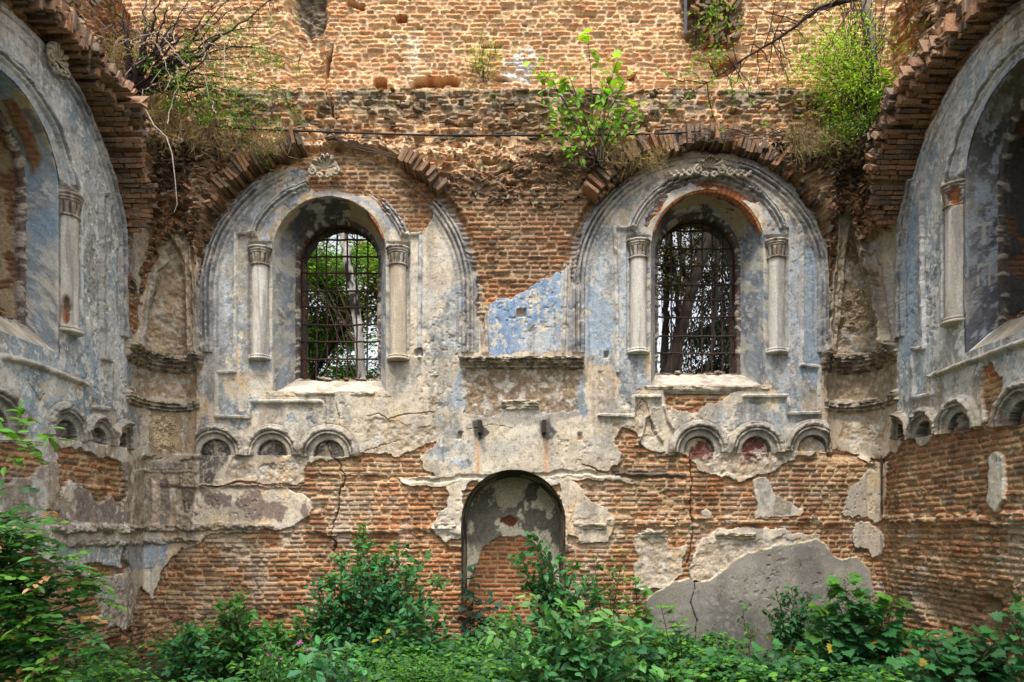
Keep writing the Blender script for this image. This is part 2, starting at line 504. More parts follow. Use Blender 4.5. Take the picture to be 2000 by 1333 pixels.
# lower right pieces
add([(1262, 1172), (1312, 1136), (1345, 1130), (1356, 1140), (1382, 1134), (1420, 1104), (1460, 1080), (1520, 1068), (1592, 1052), (1612, 1062), (1626, 1086),
     (1642, 1094), (1672, 1088), (1698, 1115), (1706, 1150), (1712, 1330), (1262, 1330)], warp=.35)
add([(1242, 1050), (1262, 1032), (1300, 1036), (1308, 1066), (1338, 1064), (1330, 1120), (1300, 1150), (1262, 1158), (1232, 1150), (1238, 1110), (1246, 1090)])
add([(1352, 1085), (1372, 1050), (1400, 1034), (1470, 1034), (1560, 1042), (1604, 1048), (1600, 1062), (1470, 1082), (1420, 1112), (1385, 1140), (1352, 1138), (1348, 1110)])
add([(1470, 935), (1500, 935), (1512, 965), (1545, 985), (1568, 1000), (1566, 1012), (1466, 1012), (1478, 980)])
add([(1662, 955), (1690, 925), (1700, 905), (1735, 905), (1728, 1020), (1690, 1012), (1650, 1012), (1640, 1005)])
add([(1660, 1040), (1680, 1020), (1712, 1025), (1728, 1050), (1724, 1090), (1708, 1090), (1690, 1075), (1665, 1066)])
add([(1368, 1000), (1384, 992), (1392, 1010), (1370, 1012)])
# right corner and right wall
add([(1615, 690), (1765, 660), (1765, 800), (1800, 870), (1830, 852), (1845, 835), (1880, 832), (1920, 850), (1945, 835), (1960, 815), (2000, 808), (2400, 700), (2400, 300), (1757, 600), (1757, 820),
     (1752, 885), (1720, 890), (1700, 905), (1680, 885), (1640, 880), (1615, 885)])
add([(1700, 885), (1765, 860), (1752, 885), (1715, 900)])
PM = np.maximum(PM, ss(.02, -.02, DO + .05 * wn[0]) * (AS > S1 - .05) * (Z > 3.75))
cut([(1920, 718), (1936, 708), (1958, 740), (1966, 830), (1985, 822), (2050, 818), (2050, 870), (1900, 850), (1925, 820)])
add([(1934, 895), (1946, 882), (1962, 890), (1964, 975), (1948, 1002), (1932, 985)], warp=.3)
# niches in the corners (rough mortar)
add([(262, 700), (268, 600), (285, 560), (300, 520), (322, 470), (345, 455), (372, 475), (386, 500), (392, 600), (392, 700)])
add([(1612, 700), (1622, 560), (1636, 430), (1652, 420), (1672, 450), (1700, 500), (1716, 478), (1740, 490), (1750, 520), (1760, 600), (1762, 700)])
add([(232, 400), (262, 370), (285, 430), (290, 470), (275, 520), (268, 580), (258, 560)])
add([(1690, 480), (1760, 430), (1775, 340), (1765, 500), (1764, 560)])

# rough undercoat instead of smooth plaster
RMk = np.zeros((NS, NZ), f4)
def rm(*a, **k):
    global RMk
    RMk = np.maximum(RMk, poly(*a, **k))
rm([(716, 822), (850, 830), (848, 868), (800, 884), (716, 890)])
rm([(905, 712), (1135, 712), (1130, 800), (1060, 812), (1040, 798), (985, 800), (975, 812), (905, 812)])
rm([(262, 715), (392, 715), (392, 778), (262, 776)]); rm([(1612, 712), (1750, 700), (1750, 775), (1612, 782)])
rm([(268, 700), (285, 560), (322, 470), (345, 455), (372, 475), (384, 700)])
rm([(1622, 700), (1640, 560), (1650, 420), (1700, 500), (1735, 620), (1745, 700)])
rm([(1640, 860), (1655, 800), (1690, 785), (1740, 800), (1725, 870)])
rm([(1262, 780), (1292, 850), (1225, 850), (1245, 800)]); rm([(1200, 820), (1225, 835), (1215, 870), (1196, 850)])
rm([(1300, 885), (1620, 888), (1560, 905), (1500, 930), (1365, 925)])
rm([(560, 900), (605, 885), (605, 945), (500, 945), (520, 905)]); rm([(455, 890), (500, 890), (505, 940), (440, 940)])
rm([(1242, 1050), (1338, 1060), (1330, 1120), (1262, 1158), (1232, 1150)], warp=1.5)
rm([(1352, 1085), (1400, 1060), (1600, 1050), (1470, 1082), (1385, 1140), (1352, 1138)], warp=1.5)
rm([(250, 1130), (262, 1205), (300, 1260), (200, 1260), (180, 1220)])
rm([(860, 950), (940, 935), (1080, 935), (1240, 945), (1120, 935), (1000, 925)])
rm([(855, 735), (852, 820), (846, 820), (846, 735)], warp=.3); rm([(1168, 725), (1180, 725), (1178, 812), (1167, 812)], warp=.3)
rm([(270, 890), (385, 890), (385, 1045), (250, 1045)], warp=2)
RMk *= PM
gray_patch = poly([(1262, 1172), (1312, 1136), (1345, 1130), (1356, 1140), (1382, 1134), (1420, 1104), (1460, 1080), (1520, 1068), (1592, 1052), (1612, 1062), (1626, 1086),
     (1642, 1094), (1672, 1088), (1698, 1115), (1706, 1150), (1712, 1330), (1262, 1330)], warp=.35)
RMk *= (1 - gray_patch)

# ------------------------------------------------------------------ plaster colours
pc = COL.copy()
COL_B = COL.copy()
one = np.ones((NS, NZ), f4)
COL[:] = lerp(CREAM, TAN, np.clip(.15 + .9 * (N2 - .3) + .3 * (N1 - .5), 0, 1)[..., None])
COL *= (.86 + .26 * N3)[..., None]
WOCH = fbm(S * 2.2, Z * 1.1, 4, 81)
lay(ss(.6, .75, WOCH) * .5, lin(204, 168, 122))
lay(ss(.55, .7, fbm(S * 3, Z * 3, 5, 85)) * .5, LGRAY)
bayd = ss(.0, -.05, DO)
# grey-blue paint inside the bays; strong where polygons say
DARKST = ss(.56, .72, fbm(S * 2.6, Z * 1.3, 5, 201)) * ss(.1, -.2, DO)
w = np.zeros((NS, NZ), f4)
def wp(v, pts, soft=.22):
    global w
    w = np.maximum(w, v * poly(pts, soft=soft, warp=1.2))
wp(.92, [(395, 700), (400, 560), (430, 450), (470, 400), (520, 370), (560, 380), (500, 440), (465, 480), (465, 700), (440, 760), (480, 810), (430, 830), (400, 760)])
wp(.55, [(430, 430), (600, 340), (620, 370), (500, 450)])
wp(.62, [(465, 460), (540, 460), (545, 720), (470, 740)], .1)
wp(.45, [(480, 780), (640, 790), (640, 860), (380, 860), (400, 800)])
wp(.72, [(870, 560), (910, 540), (935, 690), (900, 700), (840, 690), (850, 600)])
wp(.5, [(900, 700), (925, 700), (935, 800), (910, 940), (830, 900), (860, 780)])
wp(1.0, [(948, 690), (955, 600), (1000, 580), (1060, 553), (1110, 520), (1118, 690)], .04)
wp(.85, [(1125, 690), (1130, 540), (1150, 450), (1200, 440), (1205, 700), (1170, 720)])
wp(.5, [(1180, 420), (1260, 350), (1320, 320), (1240, 420), (1210, 470)])
wp(.75, [(1205, 450), (1270, 450), (1270, 760), (1210, 780), (1190, 720)], .12)
wp(.95, [(1500, 440), (1560, 450), (1610, 500), (1616, 700), (1600, 760), (1540, 790), (1480, 740), (1480, 500)])
wp(.55, [(1400, 780), (1600, 790), (1620, 880), (1320, 860)])
wp(.45, [(1180, 700), (1260, 700), (1260, 830), (1180, 780)])
wp(.9, [(262, 700), (255, 400), (200, 260), (130, 150), (60, 100), (-400, 200), (-400, 700), (160, 760), (262, 850)])
wp(.9, [(1757, 900), (1757, 500), (1800, 300), (1900, 110), (2000, 60), (2400, 60), (2400, 600), (1900, 690), (1830, 740), (1790, 790)])
wp(.55, [(1840, 720), (2400, 560), (2400, 760), (1900, 780), (1830, 790)])
wp(.5, [(0, 700), (160, 760), (262, 860), (0, 860), (-400, 760)])
wp(.8, [(100, 1060), (330, 1060), (320, 1110), (120, 1120)], .05)
m = flaky(w - .10 * ss(.5, .7, NV) + .05, edge=.09)
m = m * (1 - .35 * ss(.45, .7, fbm(S * 8, Z * 2.2, 5, 93)))
graymix = ss(.35, .65, fbm(S * 1.0, Z * .6, 4, 91) + .25 * (AS > S1) - .2 * (np.abs(S - .2) < 1.4))
lay(m, BLUE * .95, GRAY, graymix)
lay(m * ss(.55, .7, NV) * .6, DGRAY, GRAY)
lay(m * ss(.5, .72, fbm(S * 1.6, Z * 1.3, 4, 95)) * .55, DGRAY * 1.2, BLUE)
lay(flaky(w * .72, n=fbm(S * 6, Z * 6, 6, 97, .7)) * .55, LBLUE)
lay(DARKST * .5, lin(96, 94, 92), lin(122, 116, 106))
lay(m * ss(.55, .75, fbm(S * 12, Z * .9, 4, 203)) * ss(6.2, 5.2, Z) * .5, lin(108, 106, 106))
# scraps: fine pale flecks of the top coat and small dark pits
fk = fbm(S * 17, Z * 13, 4, 141, .7)
lay(m * ss(.66, .72, fk) * .6, lin(196, 196, 194), lin(170, 176, 186))
lay(m * ss(.60, .66, fbm(S * 13, Z * 15, 4, 145, .7)) * ss(.45, .6, N2) * .6, CREAM * .85)
lay(ss(.78, .83, fbm(S * 15, Z * 15, 4, 149, .7)) * .5, lin(120, 104, 86))
lay(ss(.6, .85, fbm(S * 7, Z * .8, 4, 153)) * .4, lin(134, 124, 112))
lay(ss(.55, .8, fbm(S * 1.4, Z * 1.1, 5, 155)) * .25, lin(156, 152, 146))
lay(SIDE * (PM > .4) * ss(.35, .7, fbm(S * 3, Z * 1.1, 5, 211)) * .7, lin(186, 188, 190), lin(204, 202, 196))
lay(SIDE * m * ss(.55, .7, fbm(S * 2, Z * .8, 5, 213)) * .7, lin(124, 150, 168), lin(146, 164, 176))
lay(SIDE * (PM > .4) * ss(.62, .68, fbm(S * 16, Z * 11, 4, 215, .7)) * .8, WHITE)
mp = flaky(poly([(948, 690), (955, 600), (1000, 580), (1060, 553), (1110, 520), (1118, 690)], soft=.05) * 1.1)
mp = mp * (1 - ss(-.05, .05, .9 * poly([(1010, 700), (1020, 640), (1060, 600), (1120, 620), (1120, 700), (960, 700)], soft=.1) + .5 - FL - .75))
lay(mp, SBLUE, lin(140, 156, 172))
lay(mp * ss(.55, .75, N2) * .7, DGRAY, SBLUE)
lay(mp * ss(.45, .8, fbm(S * 7, Z * 2, 5, 157)) * .6, lin(160, 168, 184))
lay(mp * ss(.66, .7, fk) * .9, CREAM * .9)
for P_ in ([(880, 560), (912, 545), (930, 680), (905, 640)], [(1128, 690), (1150, 560), (1200, 600), (1200, 690)], [(1565, 480), (1612, 500), (1612, 690), (1565, 690)],
           [(1240, 540), (1262, 540), (1262, 620), (1240, 620)], [(1790, 700), (1760, 700), (1757, 500), (1800, 400), (1805, 650)], [(282, 1062), (325, 1062), (320, 1095), (285, 1095)], [(1560, 700), (1600, 700), (1600, 760), (1555, 740)]):
    lay(flaky(poly(P_, soft=.12) * .85) * .75, lin(120, 142, 164), lin(150, 162, 172))
# corners / friezes
lay(poly([(262, 715), (392, 715), (392, 778), (262, 776)], soft=.02), lin(186, 164, 134), lin(150, 130, 106))
lay(poly([(1612, 705), (1750, 700), (1750, 775), (1612, 782)], soft=.02), lin(188, 168, 138), lin(150, 132, 108))
lay(poly([(905, 712), (1135, 712), (1130, 800), (1060, 812), (1040, 798), (985, 800), (975, 812), (905, 812)], soft=.015), lin(124, 106, 88), lin(94, 82, 70), N3)
lay(poly([(905, 800), (1130, 800), (1130, 815), (1065, 835), (905, 815)], soft=.02) * .7, GRAY)
for P_ in ([(885, 800), (880, 770), (905, 720), (915, 740), (912, 800)], [(1128, 730), (1140, 735), (1148, 800), (1135, 830), (1128, 800)]):
    lay(poly(P_), lin(160, 168, 176), lin(118, 124, 128))
lay(poly([(268, 700), (285, 560), (322, 470), (345, 455), (372, 475), (384, 700)], soft=.03), lin(206, 186, 154), lin(168, 148, 120))
lay(poly([(1622, 700), (1640, 560), (1650, 420), (1700, 500), (1735, 620), (1745, 700)], soft=.03), lin(204, 188, 160), lin(164, 148, 126))
for P_ in ([(322, 470), (345, 455), (372, 475), (372, 520), (345, 490), (330, 510)], [(1640, 440), (1655, 425), (1680, 460), (1660, 480)]):
    lay(poly(P_) * .8, lin(84, 74, 64))
# dark painted bands at the lower left and soft stains under the small arches
dk = [(385, 950), (600, 985), (607, 1010), (385, 1005)]
lay(flaky(poly(dk, soft=.12) * .6, n=fbm(S * 5, Z * 3, 5, 99)) * .85, lin(98, 82, 78), lin(124, 104, 96))
lay(flaky(poly([(-300, 880), (260, 900), (260, 1030), (-300, 1050)], soft=.1) * .62) * .8, lin(110, 98, 96), lin(140, 122, 112))
lay(flaky(poly([(262, 890), (385, 890), (385, 1040), (262, 1040)], soft=.1) * .55) * .7, lin(104, 94, 92), lin(150, 138, 124))
lay(poly([(440, 870), (1, 860), (1, 700), (380, 820)], soft=.2) * .0, GRAY)
lay(poly([(100, 1050), (330, 1050), (330, 1062), (100, 1064)], soft=.03) * .7, LGRAY)
lay(poly([(190, 1130), (250, 1125), (262, 1160), (258, 1210), (248, 1230), (215, 1222), (190, 1200)], soft=.03) * .85, lin(150, 148, 146), lin(168, 160, 150))
# grey cement patch at the lower right
lay(gray_patch, lin(160, 152, 138), lin(124, 118, 110), fbm(S * 1.2, Z * 1.2, 4, 103))
lay(gray_patch * ss(.45, .8, fbm(S * 7, Z * 4, 5, 107)) * .22, LGRAY)
lay(gray_patch * ss(.5, .75, fbm(S * 1.5, Z * .7, 5, 105)) * .5, lin(92, 90, 88))
lay(gray_patch * ss(1.4, .5, Z + .5 * (N1 - .5)) * .5, lin(88, 86, 80))
lay(gray_patch * ss(.66, .72, fbm(S * 20, Z * 20, 3, 108)) * ss(.5, .65, N2) * .3, lin(164, 158, 150))
hair = np.abs(fbm(S * 2.6, Z * 2.6, 4, 109) - .5)
lay(gray_patch * ss(.012, .003, hair) * .5, lin(74, 70, 66))
gedge = line([(1262, 1172), (1312, 1136), (1345, 1130), (1356, 1140), (1382, 1134), (1420, 1104), (1460, 1080), (1520, 1068), (1592, 1052), (1612, 1062), (1626, 1086), (1642, 1094), (1672, 1088)], warp=.35 * .11)
lay(ss(.03, .008, gedge) * ss(.3, .5, N3) * .85, lin(214, 198, 160))
# rough undercoat colour
lay(RMk * (1 - mp) * .55, lin(176, 150, 116), lin(130, 112, 94))
lay(RMk * ss(.55, .75, fbm(S * 12, Z * 12, 3, 111)) * .4, WHITE)
# dark flank of the reveals and streaks, rust runs below the hooks
for x in (933, 1065):
    lay(poly([(x - 3, 850), (x + 3, 850), (x + 4, 925), (x - 4, 925)], soft=.03, warp=.3) * .75, lin(196, 140, 96))
    pk = [(x - 12, 822), (x + 6, 820), (x + 10, 832), (x + 24, 846), (x + 12, 858), (x + 2, 862), (x - 8, 850)]
    lay(poly(pk, warp=.3), lin(112, 108, 102), lin(80, 76, 72))
    H_HOOK = None
# small maroon painted panels
for P_ in ([(1348, 900), (1350, 872), (1366, 860), (1384, 864), (1392, 880), (1392, 895), (1375, 900), (1362, 896)], [(1445, 912), (1446, 872), (1458, 858), (1476, 854), (1494, 862), (1500, 880), (1500, 905), (1480, 900), (1462, 905)]):
    mpn = poly(P_, warp=.2)
    lay(mpn, MAROON, lin(130, 78, 66), fbm(S * 10, Z * 10, 4, 113)); lay(mpn * flaky(one * .36, n=fbm(S * 7, Z * 7, 5, 117)), lin(196, 178, 160))
for P_ in ([(391, 945), (391, 885), (400, 868), (420, 862), (440, 868), (448, 885), (446, 905), (430, 915), (415, 945)], [(500, 888), (502, 874), (520, 862), (545, 864), (556, 880), (556, 888), (545, 895), (530, 890)],
           [(610, 890), (612, 872), (632, 860), (640, 862), (634, 880)], [(640, 862), (660, 870), (664, 888), (658, 900), (650, 893)]):
    lay(poly(P_, warp=.15), lin(112, 104, 94), lin(84, 79, 74), NV)
    lay(poly(P_, warp=.15) * ss(.62, .68, fk) * .8, lin(168, 156, 140))
# letters left on the right bay are added on the reveal
COL_P = COL.copy()
PMe = PM[..., None]
COL[:] = lerp(COL_B, COL_P, ss(.25, .75, PM)[..., None])

# ------------------------------------------------------------------ relief of plaster, mouldings
HP = .034 + .010 * (N2 - .5) + .006 * (N3 - .5) + .02 * (N1 - .5) + .004 * m
HP = HP + RMk * (.03 * (fbm(S * 11, Z * 11, 4, 121) - .6) - .012)
# broken flakes: small pits
pit = ss(.76, .82, fbm(S * 14, Z * 14, 3, 125)) * ss(.5, .7, N1)
HP -= .012 * pit
LAB = np.zeros((NS, NZ), np.int8)
H = lerp(HB, HP + .0 * HB, ss(.3, .7, PM))
LAB[PM > .5] = 1

def roll(d, c, wd, h):
    t = (d - c) / wd
    return h * np.sqrt(np.clip(1 - t * t, 0, 1))

STC = lin(198, 190, 176)
NM = fbm(S * 6, Z * 6, 5, 131)
def mould(d, rolls, half, lab=None, col=STC, col2=LGRAY, keep=1.0, base=0.0):
    """add a moulding along the zero line of the distance field d"""
    global H
    mk = (np.abs(d) < half) & (keep > .5)
    h = base
    for c_, w_, a_ in rolls: h = np.maximum(h, roll(d, c_, w_, a_))
    er = (1.15 + .7 * (NM - .5)) * ss(.02, .2, NM + .5 * N3)
    add_ = np.where(mk, (h + .0) * er, 0)
    H = H + add_.astype(f4)
    mf = mk.astype(f4) * .8
    lay(mf, col, col2, NM)
    lay(mf * ss(.62, .8, N3) * .6, DGRAY)
    if lab is not None: LAB[mk] = lab

# outer arch mouldings
OUTR = [(-.10, .035, .036), (-.035, .03, .062), (.03, .03, .045)]
def keepang(b, segs):
    """segs: list of photo polygons where the moulding has fallen off"""
    k = np.ones((NS, NZ), f4)
    for p in segs: k = k * (1 - poly(p, warp=1.0))
    return k
K1 = keepang(None, [[(520, 250), (860, 250), (850, 402), (800, 400), (760, 360), (560, 352), (500, 380)]])
K2 = keepang(None, [[(1215, 250), (1440, 250), (1440, 345), (1225, 360)]])
K0 = keepang(None, [[(-500, -300), (95, 20), (112, 117), (95, 190), (-500, 100)]])
K3 = keepang(None, [[(1770, 300), (1860, 120), (2400, -300), (2400, 250), (1900, 160), (1830, 300), (1800, 400)]])
for b, k in zip(BAYS, (K0, K1, K2, K3)):
    mould(b['d'] + .03, OUTR, .14, 2 + BAYS.index(b), keep=k * (Z > 4.82) * ((AS > S1) == (b['side'] != 0)) , col=lin(164, 156, 146), col2=lin(112, 112, 114))
# archivolts
ARC = [(-.05, .022, .042), (-.005, .03, .075), (.05, .022, .05)]
KA1 = keepang(None, [[(606, 300), (760, 300), (752, 410), (700, 400), (604, 385)]])
for bi, b in enumerate(BAYS):
    du = S - b['sw']; dz = Z - b['za']
    d = (np.hypot(du, dz) - 1.256).astype(f4)
    b['da'] = d
    k = (dz > .42) * (np.abs(du) < 1.3)
    if bi == 1: k = k * KA1
    mould(d, ARC, .085, 6 + bi, keep=k * 1.0, col=lin(204, 200, 192) if b['side'] == 0 else lin(214, 212, 208), col2=lin(144, 144, 146) if b['side'] == 0 else lin(168, 172, 180))
for b in BAYS:  # dark paint stripes along the roll grooves, partly their shade put into colour
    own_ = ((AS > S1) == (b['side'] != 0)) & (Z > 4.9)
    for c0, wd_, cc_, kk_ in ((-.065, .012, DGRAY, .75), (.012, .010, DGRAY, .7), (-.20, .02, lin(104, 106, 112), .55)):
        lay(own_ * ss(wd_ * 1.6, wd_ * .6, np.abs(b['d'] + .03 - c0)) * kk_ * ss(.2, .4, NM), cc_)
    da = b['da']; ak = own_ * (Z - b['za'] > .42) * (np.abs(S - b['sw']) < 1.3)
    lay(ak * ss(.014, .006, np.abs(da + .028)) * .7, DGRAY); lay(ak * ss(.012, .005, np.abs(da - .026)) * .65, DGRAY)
    lay(ak * ss(.05, .02, np.abs(da + .14)) * .6 * ss(.35, .5, N2), lin(136, 152, 176))
    # paler strip and dark arris beside each column
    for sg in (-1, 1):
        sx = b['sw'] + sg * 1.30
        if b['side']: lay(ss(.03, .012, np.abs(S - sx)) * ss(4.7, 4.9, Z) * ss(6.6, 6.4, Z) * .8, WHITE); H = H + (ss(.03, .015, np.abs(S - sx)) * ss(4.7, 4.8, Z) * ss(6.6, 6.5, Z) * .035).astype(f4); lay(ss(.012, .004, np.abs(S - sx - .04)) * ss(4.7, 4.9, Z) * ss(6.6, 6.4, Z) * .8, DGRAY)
# side panel mouldings following the windows (traced)
PMO = [(-.018, .014, .034), (.012, .014, .048)]
def pm(pts, lab=1, wd=.034, rolls=PMO, **k):
    d = line(pts)
    mould(d, rolls, wd, None, **k)
pm([(500, 458), (463, 460), (461, 728), (426, 730), (424, 815), (488, 817), (491, 786), (628, 786)], col=lin(206, 198, 180))
pm([(788, 460), (818, 460), (822, 455)], col=lin(206, 198, 180)); pm([(822, 465), (820, 700)], wd=.04, col=lin(200, 200, 200))
pm([(1238, 447), (1200, 447), (1203, 590), (1206, 728)], col=lin(206, 200, 190)); pm([(1170, 812), (1236, 814), (1237, 776), (1288, 776)], col=lin(206, 198, 180))
pm([(1563, 455), (1564, 680), (1563, 715)], col=lin(206, 200, 194)); pm([(1564, 715), (1598, 718), (1600, 808), (1538, 810), (1536, 775), (1452, 775)], col=lin(200, 190, 174))
pm([(205, 378), (190, 380), (192, 700), (208, 705), (206, 800), (176, 796)], wd=.04, col=lin(150, 146, 146))
pm([(0, 697), (60, 712), (160, 750)], wd=.05, rolls=[(0, .04, .05)], col=lin(186, 172, 154))
pm([(1800, 357), (1808, 352), (1808, 500), (1813, 680), (1792, 682), (1792, 778), (1828, 770), (1830, 736)], wd=.04, col=lin(206, 198, 196))
pm([(1830, 733), (2000, 672), (2300, 560)], wd=.05, rolls=[(0, .04, .06)], col=lin(186, 172, 154))
# edges beside the columns (pilaster arrises)
for x0, y0, y1 in ((1228, 455, 690), (1535, 455, 690), (496, 470, 700), (800, 470, 700)):
    pm([(x0, y0), (x0, y1)], wd=.02, rolls=[(0, .014, .012)], col=LGRAY)

# sunk strips where columns stand
for b in BAYS:
    for sg in (-1, 1):
        sx = b['sw'] + sg * 1.075
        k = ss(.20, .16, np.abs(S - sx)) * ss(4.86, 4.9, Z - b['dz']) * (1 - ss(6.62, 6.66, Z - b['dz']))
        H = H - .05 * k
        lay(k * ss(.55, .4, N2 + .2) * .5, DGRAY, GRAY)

# blind arches: little stilted arches in the frieze
BLIND = [(422, 888, 62), (533, 888, 60), (643, 890, 62), (1365, 882, 62), (1476, 882, 60), (1587, 880, 62)]
BS = []
for (x, y, r) in BLIND:
    s_, z_ = SZ(x, y); BS.append((float(s_), float(z_), r * .008))
for sg, lst in ((-1, (.35, 1.0, 2.05, 3.35)), (1, (.22, .75, 1.45, 2.5))):
    pass
for (x, ytop, half) in ((242, 812, .40), (190, 800, .40), (127, 777, .46), (-18, 740, .5), (1757, 797, .36), (1808, 787, .40), (1876, 764, .44), (2002, 732, .48)):
    s_, z_ = SZ(x, ytop + 6)
    BS.append((float(s_), float(z_) - half, half))
BLAB = 10
for k, (s_, z_, r) in enumerate(BS):
    du = np.abs(S - s_); dz = Z - z_
    d = np.where(dz > 0, np.hypot(du, dz), np.maximum(du, 0) + 0 * dz).astype(f4)
    sc_ = r / .49
    mk = (d < r) & (dz > -.02 + .02 * (NM - .5))
    own = np.ones_like(mk)
    for s2, z2, r2_ in BS:
        if (s2, z2) != (s_, z_) and abs(s2 - s_) < 1.2:
            own &= np.abs(S - s_) * 1.0 <= np.abs(S - s2)
    mk &= own
    e = d / sc_
    h = .012 * ss(.49, .46, e)
    h = np.maximum(h, roll(e, .405, .045, .105)); h = np.maximum(h, roll(e, .345, .028, .07)); h = np.maximum(h, roll(e, .455, .022, .06))
    h = np.where(e < .30, -.01, h); h = np.where(e < .23, -.13, h); h = np.where((e < .32) & (e > .23), np.maximum(h, -.02 + roll(e, .27, .04, .02)), h)
    er = (.85 + .7 * (NM - .5)) * (1 if k < 6 else 1.1)
    er = er - (.5 if k >= 6 else .25) * ss(.55, .75, fbm(S * 5, Z * 5, 5, 181 + k))
    H = np.where(mk, .03 + h * er, H).astype(f4)
    mf = mk.astype(f4)
    lay(mf * (e > .23) * .75, lin(176, 166, 150), lin(112, 106, 100), NM)
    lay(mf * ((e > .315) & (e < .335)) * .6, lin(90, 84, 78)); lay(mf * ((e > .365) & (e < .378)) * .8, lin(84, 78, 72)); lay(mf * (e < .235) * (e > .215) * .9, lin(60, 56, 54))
    if k >= 6: lay(mf * (e < .215) * .8, lin(110, 92, 84), lin(140, 132, 122), N2)
    LAB[mk] = BLAB + k
# below the blind arches plaster keeps its plane; consoles between them
# projecting string courses, lower left
for pts, hh, wd_ in (([(100, 1034), (250, 1034), (389, 1030), (470, 1029), (540, 1030)], .07, .06), ([(100, 1062), (250, 1060), (380, 1056)], .05, .05), ([(389, 948), (600, 951)], .02, .02), ([(275, 892), (390, 893)], .05, .05), ([(276, 921), (388, 921)], .02, .02)):
    d = line(pts, warp=.05)
    mk = d < wd_
    H = H + np.where(mk, hh * np.sqrt(np.clip(1 - (d / wd_) ** 2, 0, 1)) * (.15 + 1.1 * NM + 1.1 * (fbm(S * 16, Z * 22, 4, 171) - .4)), 0).astype(f4)
    lay(mk * .6, lin(150, 136, 118), lin(86, 78, 70), NM)
for pts in ([(610, 1036), (900, 1036)], [(1190, 1020), (1660, 1020)], [(1730, 1015), (2300, 1015)]):
    d = line(pts, warp=.08)
    H = H + (.045 * np.sqrt(np.clip(1 - (d / .07) ** 2, 0, 1)) * (.5 + r1)).astype(f4)
for pts in ([(700, 935), (850, 937), (1110, 925), (1240, 932), (1340, 935)], [(600, 932), (690, 934)]):
    d = line(pts, warp=.08)
    H = H - (.035 * np.sqrt(np.clip(1 - (d / .035) ** 2, 0, 1))).astype(f4)
# brick of the right wall bulges and is broken at the foot
H = H - .30 * poly([(1905, 1180), (1930, 1172), (1948, 1200), (1940, 1240), (1915, 1235)], soft=.06)
H = H - .10 * poly([(1800, 1160), (1960, 1165), (1980, 1260), (1820, 1250)], soft=.15, warp=2)
H = H + ((Z < .9) & (PM < .5)) * .08 * (N2 - .5)
# putlog holes and lost bricks
for (x, y, ww, hh) in ((1132, 853, 3, 6), (898, 853, 3, 6), (1183, 694, 4, 5), (1020, 613, 8, 6), (820, 690, 6, 6), (1702, 912, 7, 5), (1010, 245, 8, 5), (1130, 240, 14, 7), (868, 1014, 0, 0)):
    if ww: H = H - .09 * poly([(x - ww, y - hh), (x + ww, y - hh), (x + ww, y + hh), (x - ww, y + hh)], soft=.02, warp=.4, sub=1)
# pilaster strips, brackets and painted bands at the lower left and the left wall
def slab(pts, h, c=None, c2=None, k=.8, warp=.25):
    global H
    m_ = poly(pts, warp=warp)
    H = H + (h * m_ * (.7 + .6 * N3)).astype(f4)
    if c is not None: lay(m_ * k, c, c if c2 is None else c2, NM)
CS, CS2 = lin(212, 196, 168), lin(176, 158, 134)
slab([(1640, 425), (1665, 420), (1652, 520), (1632, 690), (1610, 690), (1622, 560)], .07, CS, CS2, .7, .5)
slab([(1668, 440), (1692, 470), (1732, 600), (1752, 690), (1728, 690), (1700, 580), (1674, 490)], .14, lin(186, 172, 150), lin(140, 128, 114), .8, .4)
slab([(1655, 470), (1672, 490), (1712, 640), (1722, 690), (1634, 690), (1650, 560)], -.06, None)
slab([(1694, 470), (1724, 476), (1745, 520), (1752, 640), (1740, 600)], .03, lin(150, 158, 172), CS, .7, .6)
slab([(330, 465), (350, 452), (374, 476), (380, 520), (388, 700), (368, 700), (362, 520), (348, 492)], .09, CS, CS2, .7, .5)
slab([(298, 540), (350, 496), (360, 560), (366, 700), (272, 700), (284, 600)], -.06, None)
slab([(284, 575), (300, 520), (306, 540), (282, 640), (270, 695), (262, 695)], .07, lin(170, 172, 172), CS, .8, .4)
lump = poly([(298, 540), (350, 496), (366, 700), (272, 700)]) + poly([(1655, 470), (1722, 690), (1634, 690)])
H = H + (lump * .09 * (fbm(S * 5, Z * 5, 5, 183) - .4)).astype(f4)
slab([(352, 890), (386, 890), (386, 952), (352, 952)], .06, lin(150, 134, 112), lin(110, 100, 88))
slab([(356, 952), (384, 952), (380, 985), (362, 1000)], .03, lin(92, 80, 64), lin(66, 58, 48))
slab([(255, 920), (282, 918), (284, 1032), (255, 1032)], .035, lin(160, 146, 126), lin(128, 116, 102))
slab([(285, 898), (350, 898), (350, 918), (285, 918)], .02, lin(104, 96, 90), lin(150, 140, 126))
for a, b_ in ((286, 296), (312, 330)):
    slab([(a, 950), (a + 4, 936), (b_ - 4, 936), (b_, 950), (b_, 1030), (a, 1030)], -.012, lin(98, 86, 82), lin(140, 126, 114))
slab([(316, 944), (352, 944), (352, 952), (316, 952)], .015, lin(92, 70, 60))
slab([(392, 948), (600, 950), (600, 956), (392, 954)], .012, lin(86, 66, 58), lin(120, 96, 80))
slab([(342, 1010), (384, 1008), (388, 1050), (345, 1058)], .05, lin(128, 118, 104), lin(88, 80, 72), .6, 1.2)
slab([(84, 898), (108, 902), (108, 1000), (84, 996)], .03, lin(168, 152, 134), lin(138, 126, 112))
slab([(140, 955), (166, 940), (170, 1015), (140, 1020)], .0, lin(106, 92, 88), lin(140, 126, 114), .8, 1.2)
slab([(0, 930), (40, 925), (60, 990), (0, 1000)], .0, lin(110, 100, 98), lin(150, 140, 130), .7, 1.2)
slab([(1196, 916), (1340, 924), (1340, 936), (1196, 930)], .01, lin(98, 90, 82), lin(70, 66, 60), .8, .4)
